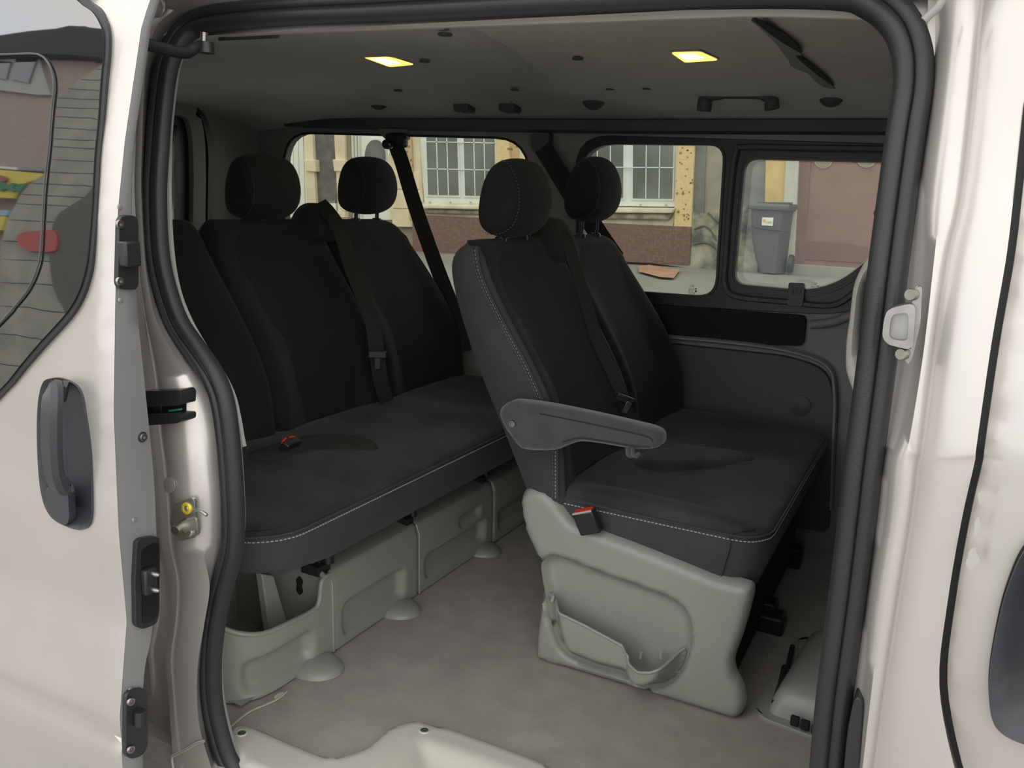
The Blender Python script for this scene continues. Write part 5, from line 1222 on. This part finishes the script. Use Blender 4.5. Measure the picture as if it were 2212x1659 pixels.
# ================================================================== THE STREET BEHIND THE CAMERA (mirrored in the dark door glass)
struct(make('road', [(-26, -12, -.62), (12, -12, -.62), (12, 2.95, -.60), (-26, 2.95, -.60)], [(0, 1, 2, 3)], road))
def RP(px, py, Y=None, X=None):
    """where the ray through a pixel lands after bouncing off the door glass"""
    g = ats(px, py, Yg); z = g[2]; s = (Yg(z+.01)-Yg(z-.01))/.02
    n = np.array([0, -1, s]); n /= np.linalg.norm(n); d = ray(px, py); d /= np.linalg.norm(d); r = d-2*(d@n)*n
    return g+r*((Y-g[1])/r[1])
YR = -7.5
def rs_(name, pts, mat, parent=None, Y=YR, t=.2, n=0, smooth=False):
    q = [(p[0], p[2]) for p in (RP(x, y, Y=Y) for x, y in pts)]
    if n: q = cat(q, n, True)
    return slab(name, q, planeY(Y, -1), t, mat, parent, smooth=smooth)
oh = thing('pink_house', 'pink rendered house with dark eaves mirrored in the sliding door glass', 'house', tuple(RP(60, 300, Y=YR)))
rs_('house_wall', [(-500, 130), (-200, 100), (0, 84), (60, 78), (140, 74), (260, 80), (420, 100), (500, 700), (-500, 700)], pinkw, oh, YR)
rs_('eaves', [(-500, 120), (-200, 95), (0, 77), (60, 68), (140, 60), (200, 62), (260, 67), (420, 90), (420, 150), (235, 128), (150, 118), (60, 116), (0, 118), (-200, 130), (-500, 150)], roofd, oh, YR+.35, .3)
wnf = rs_('window', [(-60, 120), (84, 120), (110, 205), (80, 205), (0, 195), (-60, 190)], M('window_white', (.42, .42, .40), .6), oh, YR+.1, .1)
rs_('window_pane', [(-10, 132), (24, 134), (14, 172), (-10, 168)], darkglass, wnf, YR+.14, .05); rs_('window_pane', [(36, 124), (82, 122), (62, 180), (25, 172)], darkglass, wnf, YR+.14, .05)
rs_('ledge', [(-60, 355), (0, 359), (38, 362), (38, 367), (0, 364), (-60, 360)], white, oh, YR+.2, .2)
rs_('ledge', [(38, 361), (92, 363), (93, 370), (38, 367)], M('ledge_grey', (.30, .32, .34), .7), oh, YR+.2, .2)
sg = tag(rs_('shop_banner', [(-80, 364), (0, 367), (94, 375), (90, 385), (55, 395), (38, 410), (30, 428), (-80, 424)], signy, None, YR+.4, .05), 'yellow painted banner with green shapes mirrored in the door glass', 'banner')
OFF[sg.name] = Vector((0, 0, 0))
for pts, mt in (([(-4, 396), (8, 394), (16, 400), (26, 395), (36, 397), (28, 404), (34, 411), (24, 414), (14, 408), (4, 412), (-4, 410)], signg), ([(33, 402), (40, 398), (56, 397), (50, 406), (42, 414), (34, 412)], signg), ([(-20, 382), (2, 379), (13, 383), (14, 389), (4, 393), (-20, 392)], M('sign_maroon', (.35, .12, .12), .6))):
    rs_('banner_print', pts, mt, sg, YR+.46, .02, 3)
rs_('blue_strip', [(-60, 452), (20, 454), (14, 466), (-60, 464)], bluep, oh, YR+.3, .1)
rs_('yellow_panel', [(-60, 468), (12, 467), (4, 496), (-60, 500)], signy, oh, YR+.3, .1)
# boarded vehicle side, nearer, cutting diagonally over the house
YT = -3.2
tk = thing('boarded_trailer', 'weathered white boarded trailer side with a red oval mirrored in the door glass', 'trailer', tuple(RP(150, 500, Y=YT)))
edges = [(236, 128), (175, 168), (118, 212), (112, 360), (92, 385), (70, 393), (55, 405), (40, 430), (28, 455), (16, 480), (8, 500), (4, 530), (6, 560), (0, 600), (-10, 640), (-40, 900)]
ey = [e[1] for e in edges]; ex_ = [e[0] for e in edges]
cuts = [128, 150, 172, 192, 212, 232, 252, 276, 300, 317, 345, 372, 396, 420, 440, 475, 520, 560, 610, 660, 720, 780, 840, 900]
for a, b in zip(cuts[:-1], cuts[1:]):
    xa = float(np.interp(a, ey, ex_)); xb = float(np.interp(b-1.5, ey, ex_)); s = .05
    q = [(xa, a+.7), (330, a+.7+s*(330-xa)), (330, b-.9+s*(330-xb)), (xb, b-.9)]
    o = rs_('board', q, plankw, tk, YT+random.uniform(-.01, .01), .05)
rs_('board_backing', [(262, 140), (190, 190), (140, 230), (135, 370), (90, 410), (50, 480), (30, 600), (0, 900), (330, 900), (330, 150)], roofd, tk, YT-.08, .04)
rs_('red_oval', [(37, 517), (42, 506), (56, 501), (88, 498), (120, 500), (120, 540), (86, 543), (66, 541), (48, 533)], redp, tk, YT+.05, .02, 3)
lab(rs_('dark_patch', [(250, 395), (205, 400), (180, 425), (150, 445), (125, 465), (112, 500), (108, 560), (118, 640), (150, 720), (260, 720)], M('grey_stain', (.155, .15, .135), .9), tk, YT+.03, .015, 3), 'large smooth grey rounded patch')
